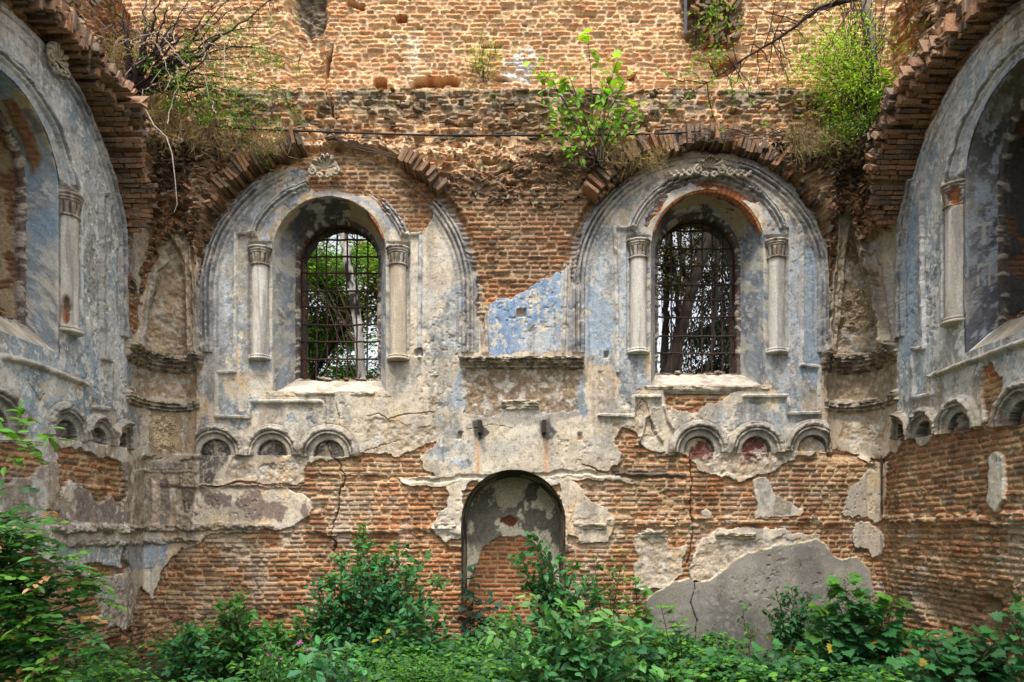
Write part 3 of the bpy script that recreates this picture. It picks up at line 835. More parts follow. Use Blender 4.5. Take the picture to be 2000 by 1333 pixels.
slab([(1290, 1000), (1300, 1002), (1298, 1010), (1288, 1010)], .01, CREAM)
slab([(1512, 968), (1520, 966), (1545, 985), (1543, 1005), (1510, 1005)], .008, lin(150, 136, 112), lin(120, 108, 92))
for pts in ([(1244, 868), (1262, 816), (1270, 810), (1292, 862)], [(1296, 794), (1312, 838)]):
    d = line(pts, warp=.05); H = H + (.05 * np.sqrt(np.clip(1 - (d / .028) ** 2, 0, 1))).astype(f4); lay(ss(.028, .012, d) * .6, LGRAY, TAN, N3)
slab([(985, 790), (1048, 788), (1046, 800), (990, 802)], .03, lin(196, 184, 160), lin(160, 146, 124), .8, .3)
for x, y in ((1020, 612), (1044, 590), (1055, 640)): slab([(x - 9, y - 6), (x + 6, y - 8), (x + 9, y + 4), (x - 4, y + 7)], -.004, CREAM, TAN, .9, .8)
# fine grime: dust and lichen specks everywhere
gr = fbm(S * 24, Z * 24, 3, 191)
lay(ss(.76, .86, gr) * .35 * (1 - gray_patch), lin(80, 72, 62)); lay(ss(.24, .16, gr) * .25 * (PM > .4) * (1 - gray_patch), WHITE)
# cracks
def crack(pts, wd=.014, dp=.10, warp=.06):
    global H
    d = line(pts, warp=warp, sub=6)
    k = ss(wd, wd * .35, d)
    H = H - dp * k
    lay(k * .6, lin(70, 56, 44))
crack([(640, 862), (646, 890), (664, 905), (672, 935), (663, 955), (660, 990), (650, 1020), (652, 1060), (648, 1110)], .012, .10, .12)
crack([(1349, 885), (1350, 1000), (1352, 1050), (1342, 1100)], .014)
crack([(1357, 1140), (1352, 1180), (1362, 1210), (1352, 1262)], .010, .05)
crack([(655, 785), (660, 810), (664, 830)], .007, .03); crack([(636, 785), (637, 835)], .006, .02); crack([(700, 905), (716, 880), (780, 860)], .006, .02)
crack([(638, 110), (642, 170), (650, 230)], .03, .15)
crack([(720, 815), (742, 810), (760, 822), (800, 808), (850, 806)], .009, .03); crack([(1240, 800), (1255, 780), (1262, 790), (1280, 850)], .008, .03)
crack([(240, 930), (240, 990)], .008, .03); crack([(50, 740), (72, 790), (80, 770)], .008, .03); crack([(915, 840), (960, 830), (1000, 836)], .005, .02)
# floral stucco panels
def relief(px, py, wpx, hpx, lab, seed, col=lin(214, 196, 160)):
    global H
    s_, z_ = SZ(px, py); s_, z_ = float(s_), float(z_)
    W2, H2 = wpx * .008, hpx * .008
    du = (S - s_) / W2; dv = (Z - z_) / H2
    mk = (np.maximum(np.abs(du) * (1.0 + .35 * np.clip(dv, 0, 1)), np.abs(dv)) + .5 * wn[0] * 2 + .6 * wb[0] < 1)
    ero = ss(.35, .6, fbm(S * 6, Z * 6, 4, 200 + seed))
    h = np.zeros((NS, NZ), f4)
    rr = np.random.default_rng(seed)
    cs = [(0, .15, .34), (-.4, .62, .26), (.4, .62, .26), (0, .75, .22), (-.62, .2, .28), (.62, .2, .28), (-.42, -.25, .3), (.42, -.25, .3), (0, -.3, .24), (0, -.75, .3), (-.5, -.72, .27), (.5, -.72, .27), (.8, -.45, .2), (-.8, -.45, .2)]
    for (cx, cy, rad) in cs:
        x = (np.abs(du) - abs(cx)) * 1.0 if cx else du
        y = dv - cy
        q = np.hypot(x, y * H2 / W2 if H2 > W2 else y)
        th = np.arctan2(y, x)
        if cx: v = np.cos((q / rad * 2.1 - th / (2 * math.pi)) * 2 * math.pi)
        else: v = np.cos(5 * th + q * 9) * .6 + .4
        h = np.maximum(h, (q < rad) * np.clip(v, 0, 1) ** .6 * np.sqrt(np.clip(1 - (q / rad) ** 2, 0, 1)))
    H = np.where(mk, H + .015 + .065 * h * ero * (.7 + .6 * (N3 - .5)), H).astype(f4)
    mf = mk.astype(f4)
    lay(mf * .85, col, lin(170, 150, 118), N3)
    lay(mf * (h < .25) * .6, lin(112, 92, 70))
    LAB[mk] = lab
relief(318, 842, 32, 36, 30, 1)
relief(1683, 600, 40, 46, 31, 2, lin(206, 188, 154))
relief(1667, 490, 16, 32, 32, 3, lin(150, 130, 98))
# raised ribs framing the niches in the corners
for pts, hh in (([(1640, 430), (1625, 560), (1612, 690)], .09), ([(1672, 450), (1700, 520), (1730, 600), (1745, 670)], .14), ([(1700, 500), (1722, 480), (1745, 600), (1752, 665)], .06),
                ([(372, 475), (380, 560), (388, 700)], .05), ([(355, 470), (362, 600), (366, 690)], .04), ([(310, 540), (285, 600), (270, 690)], .05)):
    d = line(pts, warp=.1)
    H = H + (hh * np.sqrt(np.clip(1 - (d / .06) ** 2, 0, 1))).astype(f4)
    lay(ss(.06, .03, d) * .5, lin(150, 134, 114), lin(96, 84, 74), NM)
# the feet of the two front arches run down beside the middle panel
pm([(948, 600), (952, 690)], wd=.05, rolls=[(0, .03, .045)], col=lin(196, 176, 146)); pm([(1106, 520), (1100, 690)], wd=.05, rolls=[(0, .03, .045)], col=lin(190, 176, 152))
pm([(937, 560), (945, 690)], wd=.04, rolls=[(0, .03, .03)], col=lin(190, 160, 124))

# ------------------------------------------------------------------ openings
OPEN = np.zeros((NS, NZ), bool)
AW = .89                                  # half width of the reveal in the wall plane
for b in BAYS:
    b['zs'] = 6.47 + b['dz']; b['z0'] = 4.284 + (b['dz'] if not b['side'] else -.06)
    du = np.abs(S - b['sw']); dz = Z - b['zs']
    OPEN |= np.where(dz > 0, np.hypot(du, dz) < AW - .006, (du < AW - .006) & (Z > b['z0'] + .004))
NX, NZC, NR = .016, CZ + (HY - 1020) * .008, .82
du = np.abs(S - NX); dz = Z - NZC
OPEN |= np.where(dz > 0, np.hypot(du, dz) < NR - .006, du < NR - .006)

def components(mk):
    """split a face mask into its connected pieces; crumbs join the largest piece"""
    ii, jj = np.nonzero(mk); i0, j0 = ii.min(), jj.min()
    sub_ = mk[i0:ii.max() + 1, j0:jj.max() + 1]
    lb = np.zeros(sub_.shape, np.int32); n = 0; sizes = []
    for a, b in zip(*np.nonzero(sub_)):
        if lb[a, b]: continue
        n += 1; st = [(a, b)]; lb[a, b] = n; c = 0
        while st:
            x, y = st.pop(); c += 1
            for u, v in ((x + 1, y), (x - 1, y), (x, y + 1), (x, y - 1)):
                if 0 <= u < sub_.shape[0] and 0 <= v < sub_.shape[1] and sub_[u, v] and not lb[u, v]:
                    lb[u, v] = n; st.append((u, v))
        sizes.append(c)
    big = int(np.argmax(sizes)) + 1; out = []
    for k, c in enumerate(sizes):
        if k + 1 != big and c < 120: lb[lb == k + 1] = 0
    for k in range(1, n + 1):
        m_ = lb == k
        if m_.any():
            f = np.zeros(mk.shape, bool); f[i0:i0 + sub_.shape[0], j0:j0 + sub_.shape[1]] = m_; out.append(f)
    left = np.zeros(mk.shape, bool); left[i0:i0 + sub_.shape[0], j0:j0 + sub_.shape[1]] = sub_ & (lb == 0)
    CRUMB.append(left)
    return out
CRUMB = []

# ------------------------------------------------------------------ build the shell meshes
lowk = ss(3.28, 3.1, Z)
xu, yu = plan(S[:, 0]); xl, yl = plan(S[:, 0], True)
nx, ny = normal(S[:, 0])
X0 = xu[:, None] * (1 - lowk) + xl[:, None] * lowk
Y0 = yu[:, None] * (1 - lowk) + yl[:, None] * lowk
PX_ = X0 + nx[:, None] * H; PY_ = Y0 + ny[:, None] * H
PS = np.stack([PX_, PY_, Z], -1).astype(f4)
# jitter for ragged stones
W_F = thing('church_ruin', 'ruined end wall facing us with two arched barred windows above a round-headed niche', 'ruin', (0, 0, 0))
W_L = thing('church_ruin', 'ruined side wall at the left edge with blue plaster arch and long white column', 'ruin', (-XW, -3, 0))
W_R = thing('church_ruin', 'ruined side wall at the right edge, bare orange brick below a blue plaster arch', 'ruin', (XW, -3, 0))
fc = lambda A: A[:-1, :-1]
ok = ~(fc(OPEN) & OPEN[1:, 1:] & OPEN[1:, :-1] & OPEN[:-1, 1:])
ok &= ~fc(OPEN)
LF = fc(LAB); SF = fc(S)
NAMES = {0: ('brickwork', M_BRICK), 1: ('plaster', M_PLAS)}
for k in range(4): NAMES[2 + k] = ('arch_moulding', M_STUC); NAMES[6 + k] = ('archivolt', M_STUC)
for k in range(len(BS)): NAMES[BLAB + k] = ('blind_arch', M_STUC)
for k in (30, 31, 32): NAMES[k] = ('floral_relief', M_STUC)
for wi, (wall, cond) in enumerate(((W_F, np.abs(SF) <= S1), (W_L, SF < -S1), (W_R, SF > S1))):
    CRUMB.clear()
    for lab, (nm, mt) in sorted(NAMES.items(), key=lambda t: -t[0]):
        mk = (LF == lab) & cond & ok
        if lab == 1:
            for c_ in CRUMB: mk |= c_
        if mk.sum() <= 60: continue
        if lab < 2 or lab >= 30:
            grid_obj(nm, PS, COL, mt, wall, mk, flip=False); continue
        comps = components(mk)
        for cm in comps: grid_obj(nm, PS, COL, mt, wall, cm, flip=False)
# ------------------------------------------------------------------ generic relief on a curved grid
def displaced(P, h):
    gu = np.gradient(P, axis=0); gv = np.gradient(P, axis=1)
    n = np.cross(gu, gv); n /= np.linalg.norm(n, axis=-1, keepdims=True) + 1e-9
    return P + n * h[..., None]

def cmix(base, m, c):
    return base * (1 - m[..., None]) + c * m[..., None]

def arclen(P, ax):
    d = np.linalg.norm(np.diff(P, axis=ax), axis=-1)
    z = np.zeros_like(np.take(d, [0], axis=ax))
    return np.concatenate([z, np.cumsum(d, axis=ax)], axis=ax)

def box_cloud(Cn, U, V_, W_, hs, jit=.12, seed=0):
    """many rough boxes: centres (n,3), axes (n,3) x3, half sizes (n,3)"""
    rr = np.random.default_rng(seed)
    n = len(Cn)
    cor = np.array([[-1, -1, -1], [1, -1, -1], [1, 1, -1], [-1, 1, -1], [-1, -1, 1], [1, -1, 1], [1, 1, 1], [-1, 1, 1]], float)
    q = cor[None] * (1 + (rr.random((n, 8, 3)) - .7) * jit * 2) * hs[:, None, :]
    P = Cn[:, None] + q[..., :1] * U[:, None] + q[..., 1:2] * V_[:, None] + q[..., 2:] * W_[:, None]
    f = np.array([[0, 3, 2, 1], [4, 5, 6, 7], [0, 1, 5, 4], [1, 2, 6, 5], [2, 3, 7, 6], [3, 0, 4, 7]])
    Fq = (f[None] + (np.arange(n) * 8)[:, None, None]).reshape(-1, 4)
    return P.reshape(-1, 3), Fq

def frame(b):
    s = b['sw']
    if b['side'] == 0: return np.array([s, 0, 0.]), np.array([1., 0, 0]), np.array([0, 1., 0])
    x, y = plan(s)
    if b['side'] > 0: return np.array([XW, float(y), 0]), np.array([0, -1., 0]), np.array([1., 0, 0])
    return np.array([-XW, float(y), 0]), np.array([0, 1., 0]), np.array([-1., 0, 0])

def to_w(fr, a, z, d):
    O, U, Dd = fr
    a = np.asarray(a, float)[..., None]; z = np.asarray(z, float)[..., None]; d = np.asarray(d, float)[..., None]
    return O + a * U + d * Dd + z * np.array([0, 0, 1.])

def profile(hw, zs, z0, res=.02, bottom=True):
    n1 = int(2.4 / res); n2 = int(2.6 / res); n3 = int(1.6 / res)
    a = [np.full(n1, -hw)]; z = [np.linspace(z0, zs, n1, endpoint=False)]
    th = np.linspace(math.pi, 0, n2)
    a.append(hw * np.cos(th)); z.append(zs + hw * np.sin(th))
    a.append(np.full(n1, hw)); z.append(np.linspace(zs, z0, n1 + 1)[1:])
    seg = np.concatenate([np.zeros(n1), np.ones(n2), np.full(n1, 2)])
    if bottom:
        a.append(np.linspace(hw, -hw, n3 + 1)[1:]); z.append(np.full(n3, z0)); seg = np.concatenate([seg, np.full(n3, 3)])
    return np.concatenate(a), np.concatenate(z), seg

walls = {-1: W_L, 0: W_F, 1: W_R}
for bi, b in enumerate(BAYS):
    wall = walls[b['side']]; fr = frame(b); side = b['side'] != 0
    dz = b['dz']
    dd = .55 if not side else .30
    dend = 1.0 if not side else 1.9
    zt = 7.26 + dz
    a0, z0_, sg = profile(AW, b['zs'], b['z0'])
    hi = .70 if not side else .77
    zo_ = 4.60 + (dz if not side else -.06)
    a1, z1, _ = profile(hi, zt - hi, zo_)
    ax = (.03 if side else 0) 
    nd = int(dd / .02) + 1
    t = np.linspace(0, 1, nd)
    tt = t[None, :]
    A = a0[:, None] * (1 - tt) + a1[:, None] * tt
    Zz = z0_[:, None] * (1 - tt) + z1[:, None] * tt
    # shallow cove: pull outward in the middle
    P = to_w(fr, A, Zz, tt * (dd + .022) - .022 + 0 * A)
    L0 = arclen(P, 0)[:, :1] + 0 * A; Dp = tt * dd * 1.2 + 0 * A
    o = 150 + bi * 7
    n1 = fbm(L0 * 1.3, Dp * 2, 4, o); n2 = fbm(L0 * 4, Dp * 4, 5, o + 1); n3 = fbm(L0 * 11, Dp * 11, 4, o + 2)
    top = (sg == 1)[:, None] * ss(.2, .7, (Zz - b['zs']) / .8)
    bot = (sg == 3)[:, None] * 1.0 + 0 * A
    col = np.zeros(P.shape, f4) + lin(160, 156, 150)
    col = cmix(col, ss(.3, .7, n1), lin(128, 131, 138))
    col = cmix(col, ss(.4, .8, n2) * .6, lin(100, 101, 105))
    col = cmix(col, ss(.62, .68, fbm(L0 * 15, Dp * 13, 4, o + 12, .7)) * .7, lin(190, 188, 184))
    col = cmix(col, ss(.45, .7, fbm(L0 * 2, Dp * 5, 5, o + 5)) * .5, lin(140, 152, 162))
    col = cmix(col, ss(.62, .66, fbm(L0 * 5, Dp * 3, 5, o + 3)) * .7, lin(190, 182, 166))
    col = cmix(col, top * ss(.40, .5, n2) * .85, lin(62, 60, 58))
    col = cmix(col, top * ss(.58, .62, fbm(L0 * 2.5, Dp * 4, 5, o + 4)) * .9, lin(168, 150, 116))
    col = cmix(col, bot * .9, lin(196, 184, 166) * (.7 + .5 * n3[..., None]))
    col = cmix(col, bot * ss(.55, .68, n2) * .6, lin(140, 128, 112))
    edge = ss(.06, .0, Dp) * ss(.35, .55, n3)
    col = cmix(col, edge * .6, lin(206, 196, 178))
    h = .014 * (n2 - .5) + .006 * (n3 - .5)
    # bare brick at the front lip of the soffit
    if bi in (2, 1):
        lip = (top > .1) * ss(.17, .13, Dp + .16 * (n2 - .5)) * ss(.42, .5, n1 + (.25 if bi != 1 else .0))
        m_, e1, e2, e3 = brick(Dp, L0, 9, L=.3)
        col = cmix(col, lip * 1.0, lerp(lin(170, 120, 82), lin(150, 84, 50), m_[..., None]))
        h = h - (-.035 + .0 * m_) * lip
    if bi == 0:      # far soffit of the left bay has lost its plaster
        lip = (sg == 1)[:, None] * ss(.10, .16, Dp) * ss(.32, .26, Dp) * ss(.2, .35, A / AW) * ss(.95, .8, A / AW)
        col = cmix(col, (1 - bot) * ss(5.2, 5.9, Zz) * ss(.3, .6, n1 + .2) * .7, lin(112, 138, 158)); col = cmix(col, top * ss(.45, .6, n2) * .6, lin(74, 72, 70))
        lip = ss(.45, .55, lip + .3 * (n2 - .5))
        m_, e1, e2, e3 = brick(Dp, L0, 9, L=.3)
        col = cmix(col, lip, lerp(lin(132, 108, 84), lin(126, 84, 58), m_[..., None])); h = h + .02 * lip
    if bi == 3:      # right bay: black paint with pale scraps
        dk = (.55 + .45 * ss(.3, .7, fbm(L0 * 1.6, Dp * 2.0, 6, o + 6, .7))) * (1 - bot)
        col = cmix(col, dk * .88, lin(78, 78, 84)); col = cmix(col, (1 - bot) * ss(.6, .66, fbm(L0 * 3, Dp * 5, 6, o + 11, .7)) * .8, lin(168, 176, 188)); col = cmix(col, top * ss(.35, .6, n1) * .7, lin(104, 92, 72))
        col = cmix(col, ss(.60, .66, fbm(L0 * 7, Dp * 9, 6, o + 8, .7)) * (1 - bot) * .75, lin(156, 160, 170))
    if b['side'] > 0 or True: pass
    if bi == 3:
        # worn pale capital letters painted on the black reveal of the right bay (a T above a П)
        jz = Zz - 5.68; jd = Dp / 1.2 - .17
        jz2 = Zz - 5.18
        fl = (sg == 0)[:, None]
        Tm = fl * (((np.abs(jz - .12) < .022) & (np.abs(jd) < .075)) | ((np.abs(jd) < .016) & (np.abs(jz) < .13)))
        Pm = fl * (((np.abs(jz2 - .12) < .02) & (np.abs(jd) < .07)) | ((np.abs(np.abs(jd) - .055) < .014) & (np.abs(jz2) < .13)))
        col = cmix(col, np.clip(Tm + Pm, 0, 1) * ss(.15, .3, n3), lin(176, 172, 164))
    rv = displaced(P, -h)
    fa, fz, _ = profile(AW + .10, b['zs'], b['z0'] - .10)
    fl0 = to_w(fr, fa, fz, np.full(fa.shape, .0))
    a_, z_, _ = profile(AW + .004, b['zs'], b['z0'] - .004)
    fl1 = to_w(fr, a_, z_, np.full(fa.shape, -.018))
    rv = np.concatenate([fl0[:, None], fl1[:, None], rv], 1); col = np.concatenate([col[:, :1] * .6, col[:, :1], col], 1)
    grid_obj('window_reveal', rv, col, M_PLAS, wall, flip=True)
    # rough ring and jamb
    inn = .64 if not side else .73
    rows = [(hi + .06, zt - hi, zo_ - .06, dd - .05), (hi + .01, zt - hi, zo_ - .01, dd - .012), (hi, zt - hi, zo_, dd), (hi - .01, zt - hi, zo_ + .01, dd + .005), (inn + .01, zt - .06 - inn, zo_ + .025, dd + .02), (inn, zt - .07 - inn, zo_ + .03, dd + .06)]
    nj = int((dend - dd) / .025)
    for k in range(1, nj + 1): rows.append((inn + .02, zt - .06 - inn, zo_ + .02, dd + .06 + k * (dend - dd) / nj))
    Pr = np.stack([to_w(fr, *(lambda q: (q[0], q[1], np.full(q[0].shape, r[3])))(profile(r[0], r[1], r[2]))) for r in rows], 1)
    L0 = arclen(Pr, 0)[:, :1] + np.zeros(Pr.shape[:2]); Dp = arclen(Pr, 1)
    n2 = fbm(L0 * 4, Dp * 4, 5, o + 9); n3 = fbm(L0 * 14, Dp * 5, 4, o + 10)
    m_, e1, e2, e3 = brick(Dp, L0, 11)
    col = lerp(lin(150, 124, 96), lin(140, 96, 70) * (.7 + .5 * e1[..., None]), m_[..., None])
    pl = ss(.45, .55, n2) if not side else ss(.42, .5, n2)
    col = cmix(col, pl, lin(172, 152, 122) if b['side'] < 0 else lin(88, 82, 78))
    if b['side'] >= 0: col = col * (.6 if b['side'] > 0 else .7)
    Dp = Dp - .12; ring = ss(.14, .08, Dp)
    col = cmix(col, ring * .85, lin(92, 84, 80)); col = cmix(col, ring * ss(.6, .7, n3) * .8, lin(180, 170, 156))
    hh = .04 * (n3 - .5) * ring + (1 - ring) * (.02 * (m_ - 1) * (1 - pl) + .03 * (n2 - .5))
    grid_obj('window_jamb', displaced(Pr, -hh), col, M_BRICK, wall, flip=True)
    # loose brick scraps on the sill of the barred openings
    rr = np.random.default_rng(40 + bi); n = 22
    Cn = to_w(fr, rr.uniform(-.6, .6, n), zo_ + .02 + rr.uniform(.0, .03, n), rr.uniform(dd - .02, dd + .3, n))
    an = rr.uniform(0, 3.1, n)
    U = np.stack([np.cos(an), np.sin(an), 0 * an], 1); V_ = np.stack([-np.sin(an), np.cos(an), 0 * an], 1)
    Vx, Fx = box_cloud(Cn, U, V_, np.tile([0, 0, 1.], (n, 1)), rr.uniform(.3, 1, (n, 1)) * np.array([[.1, .06, .02]]), .35, bi)
    mesh_obj('brick_scraps', Vx, Fx, np.repeat(np.array([lin(150, 110, 84), lin(168, 156, 140)])[rr.integers(0, 2, n)], 8, 0), M_BRICK, wall, smooth=False)

    # ---------------- half columns
    for sgn in (-1, 1):
        O, U, Dd = fr
        zt_ = 6.565 + dz * 1.1; zb = 4.80 + dz
        prof = [(.0, zt_), (.150, zt_), (.178, zt_ - .006), (.186, zt_ - .02), (.180, zt_ - .036), (.160, zt_ - .044), (.168, zt_ - .052), (.174, zt_ - .062), (.166, zt_ - .076),
                (.150, zt_ - .084), (.158, zt_ - .090), (.160, zt_ - .100), (.150, zt_ - .112), (.140, zt_ - .118)]
        capn = len(prof)
        for k in range(14): prof.append((.148 - .02 * (k / 13), zt_ - .122 - .135 * k / 13))
        prof += [(.128, zt_ - .262), (.146, zt_ - .268), (.150, zt_ - .280), (.142, zt_ - .292), (.126, zt_ - .298)]
        cape = len(prof)
        for k in range(60): prof.append((.124 + .004 * k / 59, zt_ - .30 - (zt_ - .30 - (zb + .085)) * k / 59))
        shf = len(prof)
        prof += [(.128, zb + .08), (.148, zb + .074), (.156, zb + .06), (.148, zb + .046), (.142, zb + .042), (.160, zb + .036), (.178, zb + .024), (.180, zb + .008), (.172, zb - .002), (.12, zb - .012), (.0, zb - .014)]
        r = np.array([p[0] for p in prof]); z = np.array([p[1] for p in prof])
        nt_ = 56
        th = np.linspace(-math.pi, math.pi, nt_)
        Rr, Th = np.meshgrid(r, th, indexing='ij'); Zz = np.meshgrid(z, th, indexing='ij')[0]
        leaf = np.zeros(len(r)); leaf[capn:capn + 14] = 1
        Rr = Rr + leaf[:, None] * .016 * (np.abs(np.cos(Th * 6)) ** .6 - .6)
        oo = 300 + bi * 9 + sgn
        na = fbm(Th * 1.2 + 9, Zz * 1.5, 5, oo); nb = fbm(Th * 3 + 9, Zz * 9, 4, oo + 1)
        Rr = Rr * (1 + .05 * (nb - .5) * (1 + (np.arange(len(r)) < cape)[:, None] * 1.2))
        col = np.zeros(Rr.shape + (3,), f4) + lin(196, 190, 180)
        col = cmix(col, ss(.5, .75, na) * .7, lin(164, 154, 140)); col = cmix(col, ss(.6, .75, fbm(Th * 2, Zz * .8, 4, oo + 2)) * .6, lin(132, 128, 124))
        cp = (np.arange(len(r)) < cape)[:, None]
        col = cmix(col, cp * (.35 + .6 * ss(.45, .6, nb)), lin(126, 110, 94))
        col = cmix(col, (leaf[:, None] * (np.abs(np.cos(Th * 6)) < .45)) * .85, lin(56, 48, 42))
        if bi == 1 and sgn > 0: col = cmix(col, (1 - cp) * .5, lin(186, 164, 130))
        if bi == 0:
            br = ss(.5, .45, np.hypot((Zz - zb - .28) / .34, (Th - (-1.2)) / 1.0) - .1 * (nb - .5))
            Rr = Rr - .05 * br * (1 + nb); col = cmix(col, br, lin(120, 96, 78)); col = cmix(col, br * (np.abs(Zz - zb - .2) < .05), lin(158, 98, 66))
        if bi == 3:
            br = cp * ss(.5, .56, fbm(Th * 1.1 + 3, Zz * 4, 3, oo + 4))
            Rr = Rr - .05 * br; col = cmix(col, br, lin(160, 104, 68))
        # theta = 0 faces the room
        A = sgn * 1.075 + Rr * np.sin(Th); Dq = -.015 - Rr * np.cos(Th)
        P = to_w(fr, A, Zz, Dq)
        def sl(i0, i1): return P[i0:i1], col[i0:i1]
        fl_ = True
        shaft = grid_obj('column', *sl(cape - 1, shf + 1), M_STUC, wall, flip=fl_)
        if shaft is not None:
            shaft['label'] = 'engaged round half column beside the window'
            c_ = grid_obj('capital', *sl(0, cape), M_STUC, shaft, flip=fl_)
            c_ = grid_obj('base', *sl(shf, len(r)), M_STUC, shaft, flip=fl_)

    # ---------------- iron grille
    if not side:
        hw = inn + .03; ztop = zt - .07
        base_z = 4.60 + dz
        xs = np.array([600.7, 619, 638.7, 658, 678, 696.5, 717.5]) if bi == 1 else np.array([1311, 1330, 1350, 1371, 1391, 1411, 1431])
        ys = np.array([470, 503, 535, 570, 602, 636.5, 669, 703]) if bi == 1 else np.array([453, 488, 521, 558, 588, 622, 658, 692])
        dg = dd + .22; k_ = (D + dg) / F
        def tube_pts(Pts, rad, nseg=6):
            Pts = np.array(Pts, float); rad = np.broadcast_to(rad, (len(Pts),))
            tg = np.gradient(Pts, axis=0); tg /= np.linalg.norm(tg, axis=1, keepdims=True) + 1e-9
            up_ = np.where(np.abs(tg[:, 2:3]) > .8, np.array([[1., 0, 0]]), np.array([[0, 0, 1.]]))
            e1 = np.cross(tg, up_); e1 /= np.linalg.norm(e1, axis=1, keepdims=True) + 1e-9
            e2 = np.cross(tg, e1)
            th = np.arange(nseg) / nseg * 2 * math.pi
            Q = Pts[:, None] + rad[:, None, None] * (np.cos(th)[None, :, None] * e1[:, None] + np.sin(th)[None, :, None] * e2[:, None])
            return Q
        def bar(Pts, rad, parent, nm='bar'):
            Q = tube_pts(Pts, rad)
            cc = np.zeros(Q.shape, f4) + lin(62, 46, 38) * (.7 + .6 * rng.random(Q.shape[:2])[..., None])
            return grid_obj(nm, Q, cc, M_IRON, parent, closed=True)
        # the flat iron frame that holds the bars
        pa, pz, _ = profile(hw - .012, ztop - hw + .0, base_z)
        g = bar(to_w(fr, pa, pz, np.full(pa.shape, dg)), .016, wall, 'window_grille')
        for x in xs:
            a = (x - 1000) * k_ - b['sw']
            top_ = ztop - hw + math.sqrt(max(hw ** 2 - a * a, .0))
            zz = np.linspace(base_z - .02, top_ + .02, 24)
            bow = .012 * np.sin(zz * 3 + x)
            bar(to_w(fr, a + bow * .4 + .004 * rng.standard_normal(24), zz, dg + bow), .014, g)
        for y in ys:
            z = CZ + (HY - y) * k_
            zc_ = ztop - hw
            lim = hw if z < zc_ else math.sqrt(max(hw ** 2 - (z - zc_) ** 2, .01))
            aa = np.linspace(-lim - .03, lim + .03, 26)
            bar(to_w(fr, aa, z + .016 * (aa / hw) ** 2 * rng.uniform(-.4, 1.4) + .01 * aa * rng.uniform(-1, 1) + .004 * np.sin(aa * 17 + y), np.full(26, dg - .022)), .016, g)

# ------------------------------------------------------------------ lower niche
npro = lambda hw, zc: profile(hw, zc, -.25, bottom=False)
rows = []
for t in np.linspace(0, 1, 34):
    hw = NR - .06 * t; rows.append((hw, NZC - .02 * t, .70 * t))
Pn = np.stack([np.stack([NX + npro(h_, z_)[0], np.full(npro(h_, z_)[0].shape, d_), npro(h_, z_)[1]], -1) for h_, z_, d_ in rows], 1)
sgn_ = npro(1, 1)[2]
L0 = arclen(Pn, 0)[:, :1] + np.zeros(Pn.shape[:2]); Dp = arclen(Pn, 1)
n2 = fbm(L0 * 3, Dp * 3, 5, 401); n3 = fbm(L0 * 10, Dp * 10, 4, 402)
m_, e1, e2, e3 = brick(Dp, L0, 13)
col = lerp(lin(140, 116, 88), lin(138, 92, 64) * (.7 + .5 * e1[..., None]), m_[..., None])
pl = ss(1.0, 1.1, Pn[..., 2] + .5 * (n2 - .5))
col = cmix(col, pl, lin(150, 138, 118) * (.8 + .3 * n3[..., None])); col = cmix(col, pl * ss(.45, .55, fbm(L0 * 3, Dp * 6, 5, 404)) * .9, lin(46, 44, 42))
grid_obj('niche_reveal', displaced(Pn, -((m_ - 1) * .02 * (1 - pl) + .02 * (n2 - .5))), col, M_BRICK, W_F, flip=True)
gx = np.arange(-.9, .9, .014); gz = np.arange(-.25, NZC + .95, .014)
A, Zz = np.meshgrid(gx, gz, indexing='ij')
n2 = fbm(A * 4 + 7, Zz * 4, 5, 411); n3 = fbm(A * 10 + 7, Zz * 10, 4, 412)
m_, e1, e2, e3 = brick(A, Zz, 15)
arc_ = 1.95 - .95 * A ** 2 - 1.8 * np.abs(A) ** 6
pl = ss(-.015, .015, Zz - arc_ + .12 * (n2 - .5))
hole = ss(.10, .07, np.hypot((A + .06) / 1.4, (Zz - 2.20)) + .05 * (n3 - .5))
col = lerp(lin(172, 140, 104) * .9, lerp(lin(168, 106, 70), lin(136, 84, 60), (e3 > .5)[..., None]) * (.8 + .4 * e1[..., None]), m_[..., None])
pc_ = lin(226, 214, 188) * (.8 + .3 * n3[..., None])
pc_ = cmix(pc_, ss(2.25, 2.6, Zz + .3 * (n2 - .5)) * .8, lin(150, 140, 116))
bl = .75 * ss(.62, .70, fbm(A * 3.1 + 3, Zz * 2.6, 5, 415) + .16 * (np.abs(A) - .35) + .10 * ss(.5, .0, np.abs(Zz - 2.35)))
pc_ = cmix(pc_, bl * ss(1.5, 1.9, Zz), lin(44, 42, 44))
col = lerp(col, pc_, (pl * (1 - hole))[..., None]); col = cmix(col, hole, lin(112, 62, 46))
h = (1 - pl) * ((m_ - 1) * .018 + m_ * .02 * (e1 - .5)) + pl * .035 + .015 * (n2 - .5) - hole * .05
P = np.stack([A + NX, .70 - h, Zz], -1)
grid_obj('niche_back', P, col, M_BRICK, W_F)

